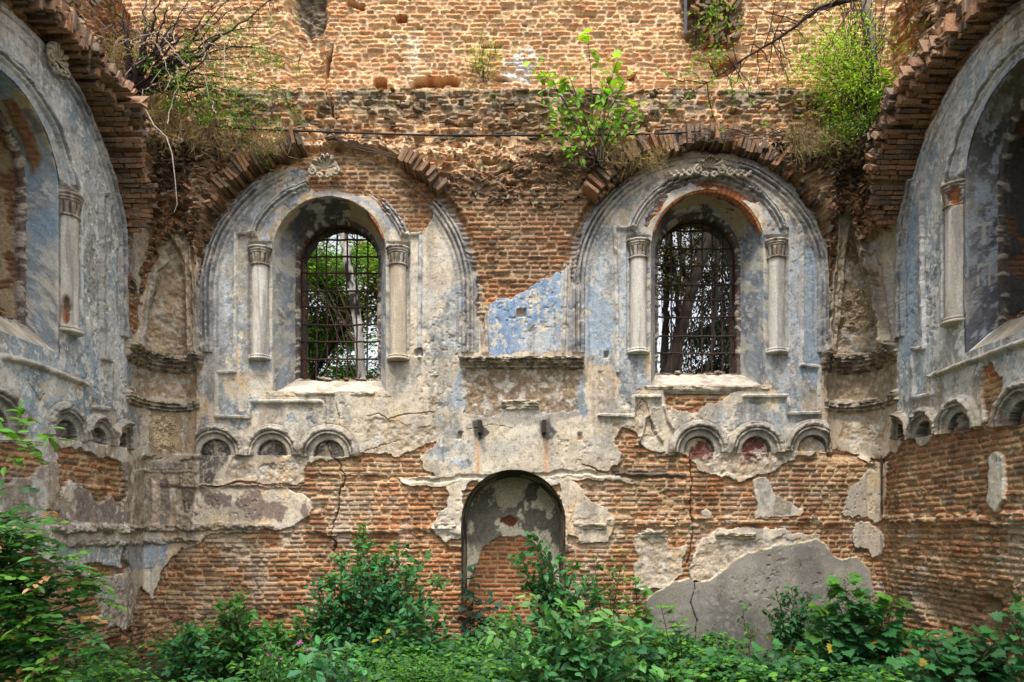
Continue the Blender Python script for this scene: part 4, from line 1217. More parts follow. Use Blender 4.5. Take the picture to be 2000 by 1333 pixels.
# ------------------------------------------------------------------ cornices
def cornice(s0, s1, ztop, prof, parent, col1, col2, seed, n=None, ero=.4, nm='cornice'):
    n = n or int((s1 - s0) / .015)
    s = np.linspace(s0, s1, n)
    # densify profile
    pr = []
    for k in range(len(prof) - 1):
        for t in np.linspace(0, 1, 5, endpoint=False): pr.append((lerp(prof[k][0], prof[k + 1][0], t), lerp(prof[k][1], prof[k + 1][1], t)))
    pr.append(prof[-1]); pr = np.array(pr)
    x, y = plan(s); nx, ny = normal(s)
    Sg = s[:, None] + 0 * pr[None, :, 0]; Pg = pr[None, :, 1] + 0 * s[:, None]
    e = fbm(Sg * 5 + 3, Pg * 8, 5, seed); e2 = fbm(Sg * 16, Pg * 30, 4, seed + 1)
    endt = np.clip(np.minimum(s - s0, s1 - s) / .02, 0, 1)[:, None]
    proj = pr[None, :, 0] * (1 - ero * ss(.45, .8, e)) * (1 + .5 * (e2 - .5)) * endt + .02
    P = np.stack([x[:, None] + nx[:, None] * proj, y[:, None] + ny[:, None] * proj, ztop + Pg + .02 * (e - .5)], -1)
    col = lerp(col1, col2, ss(.35, .65, e2)[..., None])
    col = cmix(col, ss(.6, .7, e) * .5, lin(176, 164, 146))
    return grid_obj(nm, P, col, M_STUC, parent, flip=False)
CP = [(0, .03), (.13, .01), (.18, -.01), (.19, -.04), (.15, -.05), (.155, -.075), (.12, -.10), (.07, -.125), (.075, -.14), (.0, -.17)]
cornice((897 - 1000) * .008, (1141 - 1000) * .008, 4.73, CP, W_F, lin(170, 158, 140), lin(110, 98, 86), 501)
CP2 = [(0, .02), (.16, .01), (.22, -.02), (.23, -.06), (.18, -.075), (.19, -.11), (.14, -.13), (.145, -.17), (.09, -.19), (.08, -.22), (.0, -.26)]
CP3 = [(0, .02), (.10, .0), (.13, -.03), (.09, -.05), (.11, -.08), (.06, -.10), (.08, -.13), (.0, -.16)]
for sg in (-1, 1):
    a, b_ = sorted((sg * (XF - .12), sg * (S1 + .06)))
    cornice(a, b_, 4.80, CP2, W_F, lin(166, 150, 132), lin(100, 90, 80), 505 + sg, ero=.5)
    cornice(a + (.06 if sg > 0 else 0), b_ - (.06 if sg < 0 else 0), 4.08, CP3, W_F, lin(176, 162, 142), lin(112, 102, 92), 511 + sg, ero=.7)
# fragment of a small sill moulding between the panel and the hooks, and others on the lower wall
FR = [(0, .0), (.07, .0), (.085, -.02), (.08, -.05), (.05, -.07), (.055, -.09), (.02, -.12), (0, -.14)]
for x0, x1, y in ((979, 1052, 783), (1395, 1475, 1040), (848, 893, 1022), (1118, 1185, 1022), (1252, 1300, 1036), (1664, 1726, 1040)):
    cornice((x0 - 1000) * .008, (x1 - 1000) * .008, CZ + (HY - y) * .008, FR, W_F, lin(186, 174, 150), lin(150, 136, 116), int(x0), ero=.5, nm='moulding_fragment')
# rough sills of the two front windows
for bi in (1, 2):
    b = BAYS[bi]
    cornice(b['sw'] - 1.0, b['sw'] + .98, b['z0'] + .02, [(0, .015), (.035, .0), (.045, -.02), (.03, -.05), (.0, -.09)], W_F, lin(184, 172, 152), lin(142, 130, 112), 530 + bi, ero=.8, nm='window_sill')

# ------------------------------------------------------------------ brick rings of the broken vault
def ring(b, a0, a1, proj, r0, r1, parent, depth_bricks, seed, keep=.96, legs=0.0, lbl=None, tone=1.0):
    rr = np.random.default_rng(seed)
    pitch = .064
    items = []
    R0 = b['R'] + r0
    for k in range(int(math.radians(a1 - a0) * R0 / pitch)):
        items.append(('a', math.radians(a0) + k * pitch / R0))
    if legs:
        for k in range(int(legs / pitch)):
            items.append(('l', b['zo'] - k * pitch)); items.append(('r', b['zo'] - k * pitch))
    cen, Us, Vs, Ws, hs, cols = [], [], [], [], [], []
    for kind, v in items:
        if rr.random() > keep: continue
        jr = rr.uniform(-.02, .03)
        Rm = b['R'] + (r0 + r1) / 2 + jr; hr = (r1 - r0) / 2 + rr.uniform(-.02, .02)
        if kind == 'a': ds, z, rad = Rm * math.cos(v), b['zo'] + Rm * math.sin(v), v
        else:
            rad = 0 if kind == 'r' else math.pi
            ds, z = (Rm if kind == 'r' else -Rm), v
        s = b['so'] + ds
        if not (-SMAX + .1 < s < SMAX - .1): continue
        if b['side'] and abs(s) < S1 - .15: continue
        x, y = plan(s); nx, ny = normal(s)
        if b['side']: nx, ny = -b['side'], 0
        x, y = float(x), float(y)
        tdir = np.array([1., 0, 0]) if not b['side'] else np.array([0, -b['side'] * 1., 0])
        e_r = tdir * math.cos(rad) + np.array([0, 0, 1.]) * math.sin(rad)
        e_t = -tdir * math.sin(rad) + np.array([0, 0, 1.]) * math.cos(rad)
        e_n = np.array([nx, ny, 0.], float)
        pj = proj(s, z) * (.72 + .5 * float(fbm(np.array([s * 2.1 + z]), np.array([z * 2.3]), 3, seed)[0])) + rr.uniform(-.06, .06)
        p = -.03
        off = rr.random() * .2
        while p < pj:
            ln = min(rr.choice([.25, .12]) if depth_bricks else pj + .03, pj - p + .03)
            if p < 0 and depth_bricks: ln = .08 + off
            if rr.random() < .97:
                c = np.array([x, y, z]) + e_n * (p + ln / 2)
                cen.append(c); tl = rr.normal(0, .05)
                ur = e_r * math.cos(tl) + e_t * math.sin(tl); vt = -e_r * math.sin(tl) + e_t * math.cos(tl)
                Us.append(ur); Vs.append(vt); Ws.append(e_n); hs.append((hr + (rr.uniform(-.015, .015) if depth_bricks else 0), pitch * rr.uniform(.37, .46), ln / 2 - .004))
                t = rr.random()
                cc = lerp(lin(168, 124, 92), lin(140, 116, 96), t) if rr.random() < .7 else lin(126, 108, 94)
                cols.append(cc * rr.uniform(.75, 1.15) * tone)
            p += ln
    if not cen: return
    Vx, Fx = box_cloud(np.array(cen), np.array(Us), np.array(Vs), np.array(Ws), np.array(hs), .10, seed)
    return mesh_obj('brick_arch', Vx, Fx, np.repeat(np.array(cols), 8, 0), M_BRICK, parent, smooth=False)
def pj_front(s, z): return .30
def pj_side(s, z):
    sd = abs(abs(s) - sSide)
    a = lerp(.50, .27, float(ss(1.5, .1, sd))) if abs(s) > S1 else .5
    return a * float(ss(5.3, 7.6, z)) + .04
ring(BAYS[1], 100, 150, lambda s, z: .05 + .26 * float(ss(6.3, 7.3, z)), .10, .34, W_F, False, 61, .93)
ring(BAYS[1], 44, 66, lambda s, z: .34, .06, .27, W_F, False, 62, .97)
ring(BAYS[2], 33, 146, lambda s, z: .06 + (.26 if s < 3.4 else .16) * float(ss(6.2, 7.2, z)), .10, .36, W_F, False, 63, .96)
ring(BAYS[2], 97, 146, lambda s, z: .20, .03, .12, W_F, True, 64, .96)
ring(BAYS[0], 15, 180, pj_side, .085, .2, W_L, True, 65, .99)
ring(BAYS[0], 40, 180, lambda s, z: pj_side(s, z) + .05, .2, .38, W_L, False, 66, .75)
ring(BAYS[3], 0, 165, pj_side, .085, .2, W_R, True, 67, .99)
ring(BAYS[3], 0, 150, lambda s, z: pj_side(s, z) + .05, .2, .38, W_R, False, 68, .75)

# ------------------------------------------------------------------ loose rubble on springers and ledges (sits on the shell)
def scatter(cond, n, size, seed, parent, cols, tilt=.5, nm='rubble', out=.02):
    rr = np.random.default_rng(seed)
    ii, jj = np.nonzero(cond)
    if len(ii) == 0: return
    q = rr.integers(0, len(ii), n); ii, jj = ii[q], jj[q]
    P = PS[ii, jj].astype(float)
    nx, ny = normal(sv[ii]); e_n = np.stack([nx, ny, 0 * nx], 1)
    P += e_n * out * rr.uniform(-1, 1, (n, 1))
    v = rr.normal(0, tilt, (n, 3)) + np.array([0, 0, 1.])
    v /= np.linalg.norm(v, axis=1, keepdims=True)
    u = np.cross(v, e_n + rr.normal(0, .4, (n, 3))); u /= np.linalg.norm(u, axis=1, keepdims=True)
    w_ = np.cross(u, v)
    hs = np.array([[.10, .03, .06]]) * size * rr.uniform(.35, 1.1, (n, 3))
    Vx, Fx = box_cloud(P, u, v, w_, hs, .35, seed)
    cc = np.array(cols)[rr.integers(0, len(cols), n)] * rr.uniform(.7, 1.2, (n, 1))
    mesh_obj(nm, Vx, Fx, np.repeat(cc, 8, 0), M_BRICK, parent, smooth=False, kind='stuff')
bc = [lin(140, 100, 74), lin(164, 122, 88), lin(120, 98, 80), lin(104, 82, 66), lin(150, 140, 124)]
dc = [lin(92, 76, 62), lin(70, 58, 48), lin(120, 100, 82), lin(140, 122, 100)]
inner = (AS <= S1)
scatter((jumw > .4) & inner & (PM < .3) & (Z < 7.3), 420, .75, 71, W_F, bc, .6)
scatter((earth > .3) & inner & (AS > 3.4), 900, .6, 72, W_F, dc, 1.0, out=.05)
scatter((earth > .3) & (AS < 3.4), 260, .6, 73, W_F, bc + dc, .8)
scatter((Z > 8.1) & (Z < 8.93) & inner, 420, .9, 74, W_F, [lin(160, 142, 118), lin(136, 122, 104), lin(176, 136, 102), lin(112, 102, 86)], .05, out=.02)
scatter((DO > .3) & (Z > 7.2) & (S < -S1), 500, .8, 75, W_L, bc + dc, .8, out=.05)
scatter((DO > .3) & (Z > 7.2) & (S > S1), 650, .8, 76, W_R, bc + dc, .8, out=.05)
scatter((Z < .8) & (PM < .3) & inner, 160, .7, 77, W_F, bc, .3)

# ------------------------------------------------------------------ upper wall, set back behind the ledge
YU = .42
ux = np.arange(-7.4, 7.4, .0145).astype(f4); uz = np.arange(8.0, 11.4, .0145).astype(f4)
A, Zu = np.meshgrid(ux, uz, indexing='ij')
k_ = (D + YU) / F
def upx(x): return (x - 1000) * k_
def upz(y): return CZ + (HY - y) * k_
na = fbm(A * 1, Zu * 1, 4, 601); nb = fbm(A * 3, Zu * 3, 5, 602); nc = fbm(A * 9, Zu * 9, 4, 603); we = fbm(A * 5, Zu * 5, 5, 604) - .5; we2 = fbm(A * 5, Zu * 5, 5, 605) - .5
m_, e1, e2, e3 = brick(A, Zu, 17, P=.070, L=.27, wob=.35, split=.4)
mb, f1, f2, f3 = brick(A, Zu, 19, jum=.14, P=.068, L=.22)
jm = ss(.72, .8, na + .2 * (nb - .5))
m_ = np.where(jm > .5, mb, m_)
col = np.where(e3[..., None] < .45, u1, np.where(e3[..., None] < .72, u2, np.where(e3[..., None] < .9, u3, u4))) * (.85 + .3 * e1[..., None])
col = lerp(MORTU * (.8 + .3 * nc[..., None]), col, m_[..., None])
col = cmix(col, ss(.54, .68, nb) * .6, lin(220, 180, 132))
h = -.024 * (1 - m_) + m_ * (.036 * (e1 - .5) - .05 * (e2 < .07)) + .05 * (nb - .5) - .015 * ss(.6, .8, fbm(A * 8, Zu * 12, 4, 613)) + .05 * jm * (nc - .5)
def up_poly(pts, soft=.02, wr=.12):
    P = [(upx(x), upz(y)) for x, y in pts]
    return np.clip(.5 - sdist(A + wr * we, Zu + wr * we2, P) / (2 * soft), 0, 1)
col = cmix(col, up_poly([(760, 60), (800, 50), (830, 100), (815, 160), (800, 165), (780, 130)], .12) * ss(.3, .6, nc) * .7, lin(232, 216, 190))
col = cmix(col, up_poly([(985, 120), (1030, 90), (1048, 110), (1050, 160), (985, 165)], .03) * ss(.3, .5, nc), lin(214, 204, 196))
col = cmix(col, up_poly([(570, -30), (640, -30), (636, 60), (600, 64), (575, 30)], .05), lin(136, 122, 104) * (.6 + .6 * nc[..., None]))
h = h - .12 * up_poly([(570, -30), (640, -30), (636, 60), (600, 64), (575, 30)], .05) + .08 * up_poly([(570, -30), (640, -30), (636, 60), (600, 64), (575, 30)], .1) * (nc - .3)
h = h - .10 * up_poly([(560, -30), (635, -30), (632, 175), (560, 175)], .04)
for pts in ([(632, 160), (636, 110), (648, 90), (640, 150)], [(728, 172), (730, 155), (740, 150), (754, 156), (754, 172)], [(806, 172), (808, 158), (850, 150), (900, 156), (895, 170)], [(962, 155), (985, 148), (1000, 160)],
            [(1386, 120), (1440, 112), (1446, 130), (1420, 146), (1396, 148)], [(680, 5), (708, 5), (708, 16), (680, 16)], [(775, 34), (795, 30), (796, 42), (778, 43)], [(780, 116), (786, 116), (786, 122), (780, 122)], [(1225, 152), (1240, 146), (1240, 160)]):
    k = up_poly(pts, .012, .06)
    h = h - .20 * k; col = cmix(col, k * .55, lin(150, 92, 54))
for pts in ([(1336, -30), (1450, -30), (1440, 60), (1400, 90), (1350, 100), (1336, 60)],):
    k = up_poly(pts, .06)
    h = h - .12 * k + .18 * k * (fbm(A * 7, Zu * 12, 4, 611) - .4); col = cmix(col, k * .75, lin(122, 104, 86) * (.6 + .7 * nc[..., None]))
col = cmix(col, ss(9.25, 9.1, Zu + .15 * (nb - .5)) * (A > 1) * ss(.4, .5, nb) * .8, lin(158, 148, 138))
col = cmix(col, ss(9.12, 9.0, Zu + .1 * (nb - .5)) * .5, lin(130, 108, 86))
kk = up_poly([(-400, -100), (560, -100), (560, 200), (-400, 200)], .1)
h = h + .0 * kk
P = np.stack([A, YU - h, Zu], -1)
W_U = thing('church_ruin', 'pale orange weathered brick upper storey rising behind the mossy ledge', 'ruin', (0, YU, 8))
grid_obj('brickwork', P, col, M_BRICK, W_U)
# broken angled bricks in the collapsed flue at the upper right, and an iron flat beside it
rr = np.random.default_rng(91); n = 60
Cn = np.stack([upx(rr.uniform(1345, 1440, n)), YU - rr.uniform(.0, .12, n), upz(rr.uniform(-20, 90, n))], 1)
an = rr.normal(.7, .35, n) * np.where(rr.random(n) < .5, 1, -1)
U = np.stack([np.cos(an), 0 * an, np.sin(an)], 1); V_ = np.stack([-np.sin(an), 0 * an, np.cos(an)], 1)
Vx, Fx = box_cloud(Cn, U, V_, np.cross(U, V_), rr.uniform(.6, 1, (n, 1)) * np.array([[.12, .032, .08]]), .2, 9)
mesh_obj('broken_bricks', Vx, Fx, np.repeat(np.array([lin(150, 118, 88), lin(112, 98, 84), lin(176, 134, 96)])[rr.integers(0, 3, n)], 8, 0), M_BRICK, W_U, smooth=False)
Vx, Fx = box_cloud(np.array([[upx(1336), YU - .09, upz(38)]]), np.array([[1., 0, 0]]), np.array([[0, 0, 1.]]), np.array([[0, 1., 0]]), np.array([[.024, .31, .012]]), .02, 3)
mesh_obj('iron_strap', Vx, Fx, lin(86, 84, 92), M_IRON, W_U, smooth=False)

# ------------------------------------------------------------------ iron hooks, corner pipe, cable
for x in (938, 1062):
    X, Zh = (x - 1000) * .008, CZ + (HY - 836) * .008
    Vx, Fx = box_cloud(np.array([[X, -.06, Zh], [X, -.10, Zh - .06]]), np.tile([1., 0, 0], (2, 1)), np.tile([0, 0, 1.], (2, 1)), np.tile([0, 1., 0], (2, 1)), np.array([[.030, .10, .14], [.018, .06, .07]]), .05, 5)
    mesh_obj('iron_hook', Vx, Fx, lin(52, 40, 34), M_IRON, W_F, smooth=False)
def tubes(name, paths, rads, col, mat, parent=None, seg=6, **kw):
    Vs, Fs, o = [], [], 0
    cs = []
    for k, (p, r) in enumerate(zip(paths, rads)):
        Q = tube_pts(p, r, seg); n, m = Q.shape[:2]
        Vs.append(Q.reshape(-1, 3)); Fs.append(grid_faces(n, m, True) + o); o += n * m
        c = col[k] if isinstance(col, list) else col
        cs.append(np.repeat(np.asarray(c)[None], n * m, 0))
    return mesh_obj(name, np.vstack(Vs), np.vstack(Fs), np.vstack(cs), mat, parent, **kw)
xx, yy = plan(np.array([S1 - .62])); 
px_, pz_ = 5.70, CZ + (HY - 890) * .0079
tubes('iron_pipe', [np.array([[px_, -.16, z + 0 * px_] for z in np.linspace(CZ + 25 * .0079, pz_, 12)]) + np.random.default_rng(3).normal(0, .004, (12, 3))], [np.full(12, .022)], lin(74, 56, 52), M_IRON, W_F)
pts = [(392, 244), (430, 250), (500, 256), (620, 262), (760, 268), (900, 271), (1050, 270), (1180, 268), (1300, 264), (1372, 258)]
cp_ = catmull([((x - 1000) * .0078, CZ + (HY - y) * .0078) for x, y in pts], 120)[0]
cable = np.stack([cp_[:, 0], np.full(120, -.30) - .06 * np.sin(np.linspace(0, 3.14, 120)), cp_[:, 1]], 1)
cable_r = np.full(120, .014) + .006 * ((cp_[:, 0] > -.9) & (cp_[:, 0] < -.55))
tubes('cable', [cable], [cable_r], lin(46, 40, 38), M_IRON, None, 8, label='sagging dark cable strung along the brick wall above both windows', cat='cable')
# ------------------------------------------------------------------ stucco shells over the windows
def keystone(center, U, Nn, sc_, parent, full=True, seed=0):
    """shell, scrolls and leaves; U = along the wall, Nn = towards the room"""
    Zv = np.array([0, 0, 1.]); c = np.array(center, float)
    th = np.linspace(R_(-20), R_(200), 90); r = np.linspace(.02, 1, 16)
    Th, Rr = np.meshgrid(th, r, indexing='ij')
    rib = np.abs(np.sin(Th * 6.5))
    brk = fbm(Th * 1.3 + seed * 3, Rr * 2, 4, 650 + seed); rad = Rr * (.15 + .012 * rib * Rr) * sc_ * (1 - .5 * ss(.5, .8, brk) * Rr)
    dep = .05 * (brk - .5) * sc_ * Rr + (.03 + .05 * Rr ** 1.5 + .022 * rib * Rr - .06 * (Rr > .95)) * sc_
    P = c + (rad * np.cos(Th))[..., None] * U + (rad * np.sin(Th) * 1.15 + .02)[..., None] * Zv + dep[..., None] * Nn
    cs = lin(188, 176, 156); cd = lin(118, 100, 82)
    col = lerp(cd, cs, ss(.1, .7, rib)[..., None])
    k = grid_obj('shell_ornament', P, col, M_STUC, parent)
    paths, rads, cols = [], [], []
    def spiral(cx, cz, r0, turns, sg, th0, w=.02):
        t = np.linspace(0, 1, 30); a = th0 + sg * t * turns * 2 * math.pi; rr_ = r0 * (1 - t * .85)
        p = c + ((cx + rr_ * np.cos(a)) * sc_)[:, None] * U + ((cz + rr_ * np.sin(a)) * sc_)[:, None] * Zv + ((.05 + .03 * t) * sc_)[:, None] * Nn
        paths.append(p); rads.append(np.linspace(w, w * .5, 30) * sc_); cols.append(cs * (.8 + .2 * rng.random()))
    for sg in (-1, 1):
        spiral(sg * .13, -.03, .055, 1.4, -sg, math.pi / 2); spiral(sg * .05, -.09, .04, 1.2, sg, 0 if sg > 0 else math.pi)
        if full:
            spiral(sg * .24, -.06, .05, 1.3, sg, math.pi / 2, .016)
            for q in range(9):
                x0 = .22 + q * .027; an = (q % 3 - 1) * .8
                t = np.linspace(0, 1, 6)
                p = c + (sg * (x0 + .07 * t * math.cos(an)) * sc_)[:, None] * U + ((-.06 - .03 * (x0 - .2) / .3 + .07 * t * math.sin(an)) * sc_)[:, None] * Zv + ((.04 + .02 * np.sin(t * 3.1)) * sc_)[:, None] * Nn
                paths.append(p); rads.append(np.array([.006, .014, .019, .017, .011, .002]) * sc_); cols.append(cs * (.75 + .3 * rng.random()))
    tubes('scrollwork', paths, rads, cols, M_STUC, k, 7)
keystone((3.05, -.06, CZ + (HY - 336) * .008), np.array([1., 0, 0]), np.array([0, -1., 0]), 1.35, W_F)
keystone((-2.90, -.06, CZ + (HY - 338) * .008), np.array([1., 0, 0]), np.array([0, -1., 0]), 1.3, W_F, False, 4)
keystone((-XW + .05, -2.50, CZ + (HY - 122) * 8.61 / F), np.array([0, 1., 0]), np.array([1., 0, 0]), 1.1, W_L, False, 9)

# ------------------------------------------------------------------ leaves
def tmpl_ovate(wd=.27):
    V = np.array([[0, 0, 0], [.22, wd * .8, .04], [.55, wd, .05], [.85, wd * .45, .0], [1, 0, -.07], [.85, -wd * .45, .0], [.55, -wd, .05], [.22, -wd * .8, .04], [.5, 0, -.02]], float)
    Fq = np.array([[0, 1, 8], [1, 2, 8], [2, 3, 8], [3, 4, 8], [4, 5, 8], [5, 6, 8], [6, 7, 8], [7, 0, 8]])
    return V, Fq
def tmpl_maple():
    pts = [(0, 0), (.02, .22), (-.12, .42), (.12, .38), (.18, .58), (.34, .40), (.52, .50), (.56, .28), (.74, .26), (.72, .14), (1.0, 0)]
    o = pts + [(x, -y) for x, y in pts[-2:0:-1]]
    V = [(x, y, .10 * abs(y) - .12 * x * x) for x, y in o] + [(.32, 0, .0)]
    n = len(o)
    return np.array(V, float), np.array([[i, (i + 1) % n, n] for i in range(n)])
def tmpl_tiny():
    V = np.array([[0, 0, 0], [.5, .24, .03], [1, 0, -.03], [.5, -.24, .03]], float)
    return V, np.array([[0, 1, 2, 3]])
T_OV, T_NAR, T_MAP, T_TINY = tmpl_ovate(), tmpl_ovate(.17), tmpl_maple(), tmpl_tiny()

def norm(v): return v / (np.linalg.norm(v, axis=-1, keepdims=True) + 1e-9)
class Leaves:
    def __init__(s): s.p, s.d, s.n, s.s, s.c = [], [], [], [], []
    def add(s, p, d, n, size, c):
        p = np.atleast_2d(p); k = len(p)
        s.p.append(p); s.d.append(np.broadcast_to(d, (k, 3))); s.n.append(np.broadcast_to(n, (k, 3)))
        s.s.append(np.broadcast_to(size, (k,))); s.c.append(np.broadcast_to(c, (k, 3)))
    def build(s, name, tmpl, parent, mat=None, **kw):
        if not s.p: return
        p, d, n, z, c = (np.concatenate(a) for a in (s.p, s.d, s.n, s.s, s.c))
        d = norm(d); n = norm(n - (n * d).sum(1, keepdims=True) * d); b = np.cross(n, d)
        V, Fq = tmpl
        P = p[:, None] + z[:, None, None] * (V[None, :, :1] * d[:, None] + V[None, :, 1:2] * b[:, None] + V[None, :, 2:] * n[:, None])
        F_ = (Fq[None] + (np.arange(len(p)) * len(V))[:, None, None]).reshape(-1, Fq.shape[1])
        return mesh_obj(name, P.reshape(-1, 3), F_, np.repeat(c, len(V), 0), mat or M_LEAF, parent, smooth=False, **kw)

def at(px, py, Y):
    k = (D + Y) / F
    return np.array([(px - 1000) * k, Y, CZ + (HY - py) * k])

def curve(a, b, sag, n=14, rr=None, wob=.0):
    t = np.linspace(0, 1, n)[:, None]
    m = (a + b) / 2 + sag
    p = (1 - t) ** 2 * a + 2 * t * (1 - t) * m + t * t * b
    if rr is not None and wob: p = p + np.cumsum(rr.normal(0, wob, (n, 3)), 0) * np.sin(t * 3.14)
    return p

def leaf_col(rr, base, n=1, var=.3, tipc=None, tt=None):
    c = np.array(base)[None] * rr.uniform(1 - var, 1 + var, (n, 1)) * (1 + rr.normal(0, .08, (n, 3)))
    return np.clip(c, .003, .9)

def shrub(name, label, cat, px0, Y, tips, kind, size, base_col, seed, spread=.35, step=.10, z0=0.0, tipcol=None, group=None, base=None, stemc=None, stem_r=.012, dY=.35, yell=.015, start=.18, nper=2):
    rr = np.random.default_rng(seed)
    b0 = np.array([(px0 - 1000) * (D + Y) / F, Y, z0]) if base is None else np.array(base, float)
    root = thing(name, label, cat, tuple(b0), group)
    paths, rads, cols = [], [], []
    L = Leaves()
    sc_ = stemc if stemc is not None else lin(72, 66, 44)
    tipcol = base_col * np.array([1.6, 1.5, 1.0]) if tipcol is None else tipcol
    for (x, y) in tips:
        tip = at(x, y, Y + rr.uniform(-dY, dY))
        st = b0 + np.append(rr.normal(0, .05, 2), 0)
        hor = tip - st; sag = np.array([-hor[0] * .25, -hor[1] * .25, .12 * abs(hor[2])])
        p = curve(st, tip, sag, 18, rr, .006)
        ln = np.linalg.norm(np.diff(p, axis=0), axis=1).sum()
        paths.append(p); rads.append(np.linspace(stem_r, .003, 18)); cols.append(sc_)
        m = max(3, int(ln / step))
        for q in range(m):
            t = start + (1 - start) * (q + rr.random() * .5) / m
            f = t * 17; i = min(int(f), 16); c = p[i] + (p[i + 1] - p[i]) * (f - i)
            dirs = norm(p[i + 1] - p[i])
            cc0 = lerp(base_col, tipcol, ss(.7, 1.0, t) * .8 + .1 * rr.random())
            for w_ in range(nper):
                az = rr.uniform(0, 2 * math.pi)
                out = np.array([math.cos(az), math.sin(az) * .8, 0])
                tw = norm(out * 1.0 + dirs * rr.uniform(.1, .7) + np.array([0, 0, rr.uniform(-.1, .35)]))
                tl = spread * (1.05 - .65 * t) * rr.uniform(.55, 1.1)
                ct = leaf_col(rr, cc0, 1, .22)[0]
                if rr.random() < yell: ct = lin(168, 150, 40) * rr.uniform(.5, 1)
                if kind == 'pinnate':
                    npair = int(rr.integers(3, 6)); rl = max(tl, size * 2)
                    e = c + tw * rl + np.array([0, 0, -.12 * rl]); pp = curve(c, e, np.array([0, 0, .08 * rl]), 6)
                    paths.append(pp); rads.append(np.linspace(.004, .0015, 6)); cols.append(sc_)
                    side = norm(np.cross(tw, [0, 0, 1.]))
                    for u in range(npair):
                        ft = .35 + .6 * u / npair; k5 = ft * 5; ii = min(int(k5), 4); pc2 = pp[ii] + (pp[ii + 1] - pp[ii]) * (k5 - ii)
                        for s2 in (-1, 1):
                            L.add(pc2, side * s2 + tw * .55 + np.array([0, 0, rr.uniform(-.3, .05)]), np.array([0, -.25, 1.]) + rr.normal(0, .25, 3), size * rr.uniform(.7, 1.1), leaf_col(rr, ct, 1, .12))
                    L.add(e, tw + np.array([0, 0, -.2]), np.array([0, -.25, 1.]) + rr.normal(0, .25, 3), size * rr.uniform(.8, 1.2), ct)
                elif kind == 'maple':
                    e = c + tw * tl
                    paths.append(curve(c, e, np.array([0, 0, .04]), 4)); rads.append(np.linspace(.003, .0015, 4)); cols.append(sc_)
                    L.add(e, tw * .7 + np.array([0, -.35, -.45]) + rr.normal(0, .2, 3), np.array([0, -.55, .8]) + rr.normal(0, .3, 3) + tw * .3, size * rr.uniform(.6, 1.15), ct)
                else:
                    e = c + tw * tl; pp = curve(c, e, np.array([0, 0, .05]), 5)
                    paths.append(pp); rads.append(np.linspace(.004, .0015, 5)); cols.append(sc_)
                    nl = max(2, int(tl / (size * .45)))
                    for u in range(nl):
                        ft = (u + 1) / nl * 4; ii = min(int(ft), 3); pc2 = pp[ii] + (pp[ii + 1] - pp[ii]) * (ft - ii)
                        dv = tw * .6 + rr.normal(0, .55, 3) + np.array([0, 0, -.15])
                        L.add(pc2, dv, np.array([0, -.35, 1.]) + rr.normal(0, .4, 3), size * rr.uniform(.6, 1.15), leaf_col(rr, ct, 1, .15))
    tubes('stem', paths, rads, cols, M_BARK, root, 5)
    L.build('foliage', {'pinnate': T_OV, 'maple': T_MAP, 'ovate': T_OV, 'narrow': T_NAR, 'tiny': T_TINY}[kind], root)
    return root

G_DARK, G_MID, G_BRI, G_BLUE, G_YEL, G_OLD = lin(46, 92, 54), lin(62, 110, 48), lin(92, 142, 44), lin(72, 122, 84), lin(150, 176, 52), lin(96, 112, 40)

# ------------------------------------------------------------------ ground inside and outside the walls
gx = np.linspace(-60, 60, 260); gx = np.sign(gx) * (np.abs(gx) / 60) ** 2 * 60
gy = np.concatenate([np.linspace(-16, 4, 160), np.linspace(4.3, 90, 60)])
A, B = np.meshgrid(gx, gy, indexing='ij')
hz = .10 * fbm(A * .7, B * .7, 4, 701) + .30 * ss(-1.6, -.1, B) * (B < .1) * fbm(A * .5, B * .5, 3, 705) * (np.abs(A) < 5.6) - .12
P = np.stack([A, B, hz], -1)
cg = lerp(lin(74, 64, 46), lin(52, 66, 34), fbm(A * 2, B * 2, 4, 709)[..., None])
grid_obj('ground', P, cg, M_RUB, None, kind='structure')

rr = np.random.default_rng(800)
def cover(name, label, n, x0, x1, y0, y1, hmax, size, cols, tmpl, seed, dens=None):
    rr = np.random.default_rng(seed)
    X = rr.uniform(x0, x1, n * 2); Y = rr.uniform(y0, y1, n * 2)
    d = fbm(X * 1.1, Y * 1.1, 4, seed); kp = np.argsort(-(d + rr.uniform(0, .35, n * 2)))[:n]
    X, Y, d = X[kp], Y[kp], d[kp]
    hmap = hmax * (.25 + .9 * fbm(X * .9, Y * .9, 3, seed + 5))
    Z_ = hmap * rr.random(n) ** .5
    az = rr.uniform(0, 6.28, n)
    L = Leaves()
    cc = np.array(cols)[rr.integers(0, len(cols), n)] * rr.uniform(.55, 1.35, (n, 1))
    L.add(np.stack([X, Y, Z_], 1), np.stack([np.cos(az), np.sin(az), rr.uniform(-.3, .5, n)], 1), np.stack([rr.normal(0, .4, n), rr.normal(-.4, .4, n), np.ones(n)], 1), size * rr.uniform(.6, 1.2, n), cc)
    return L.build(name, tmpl, None, label=label, cat='undergrowth', kind='stuff')
cover('ground_cover', 'low dense weeds and nettles carpeting the foot of the walls', 42000, -5.4, 5.4, -4.4, -.15, .62, .095, [G_MID, G_BRI, G_MID * .8, G_DARK], T_OV, 811)
cover('low_weeds', 'fine bright yellow-green weeds filling the gap before the niche', 16000, -2.6, 1.2, -3.6, -.3, .58, .06, [G_BRI * .7, G_BRI * .9, G_MID, G_DARK], T_NAR, 821)

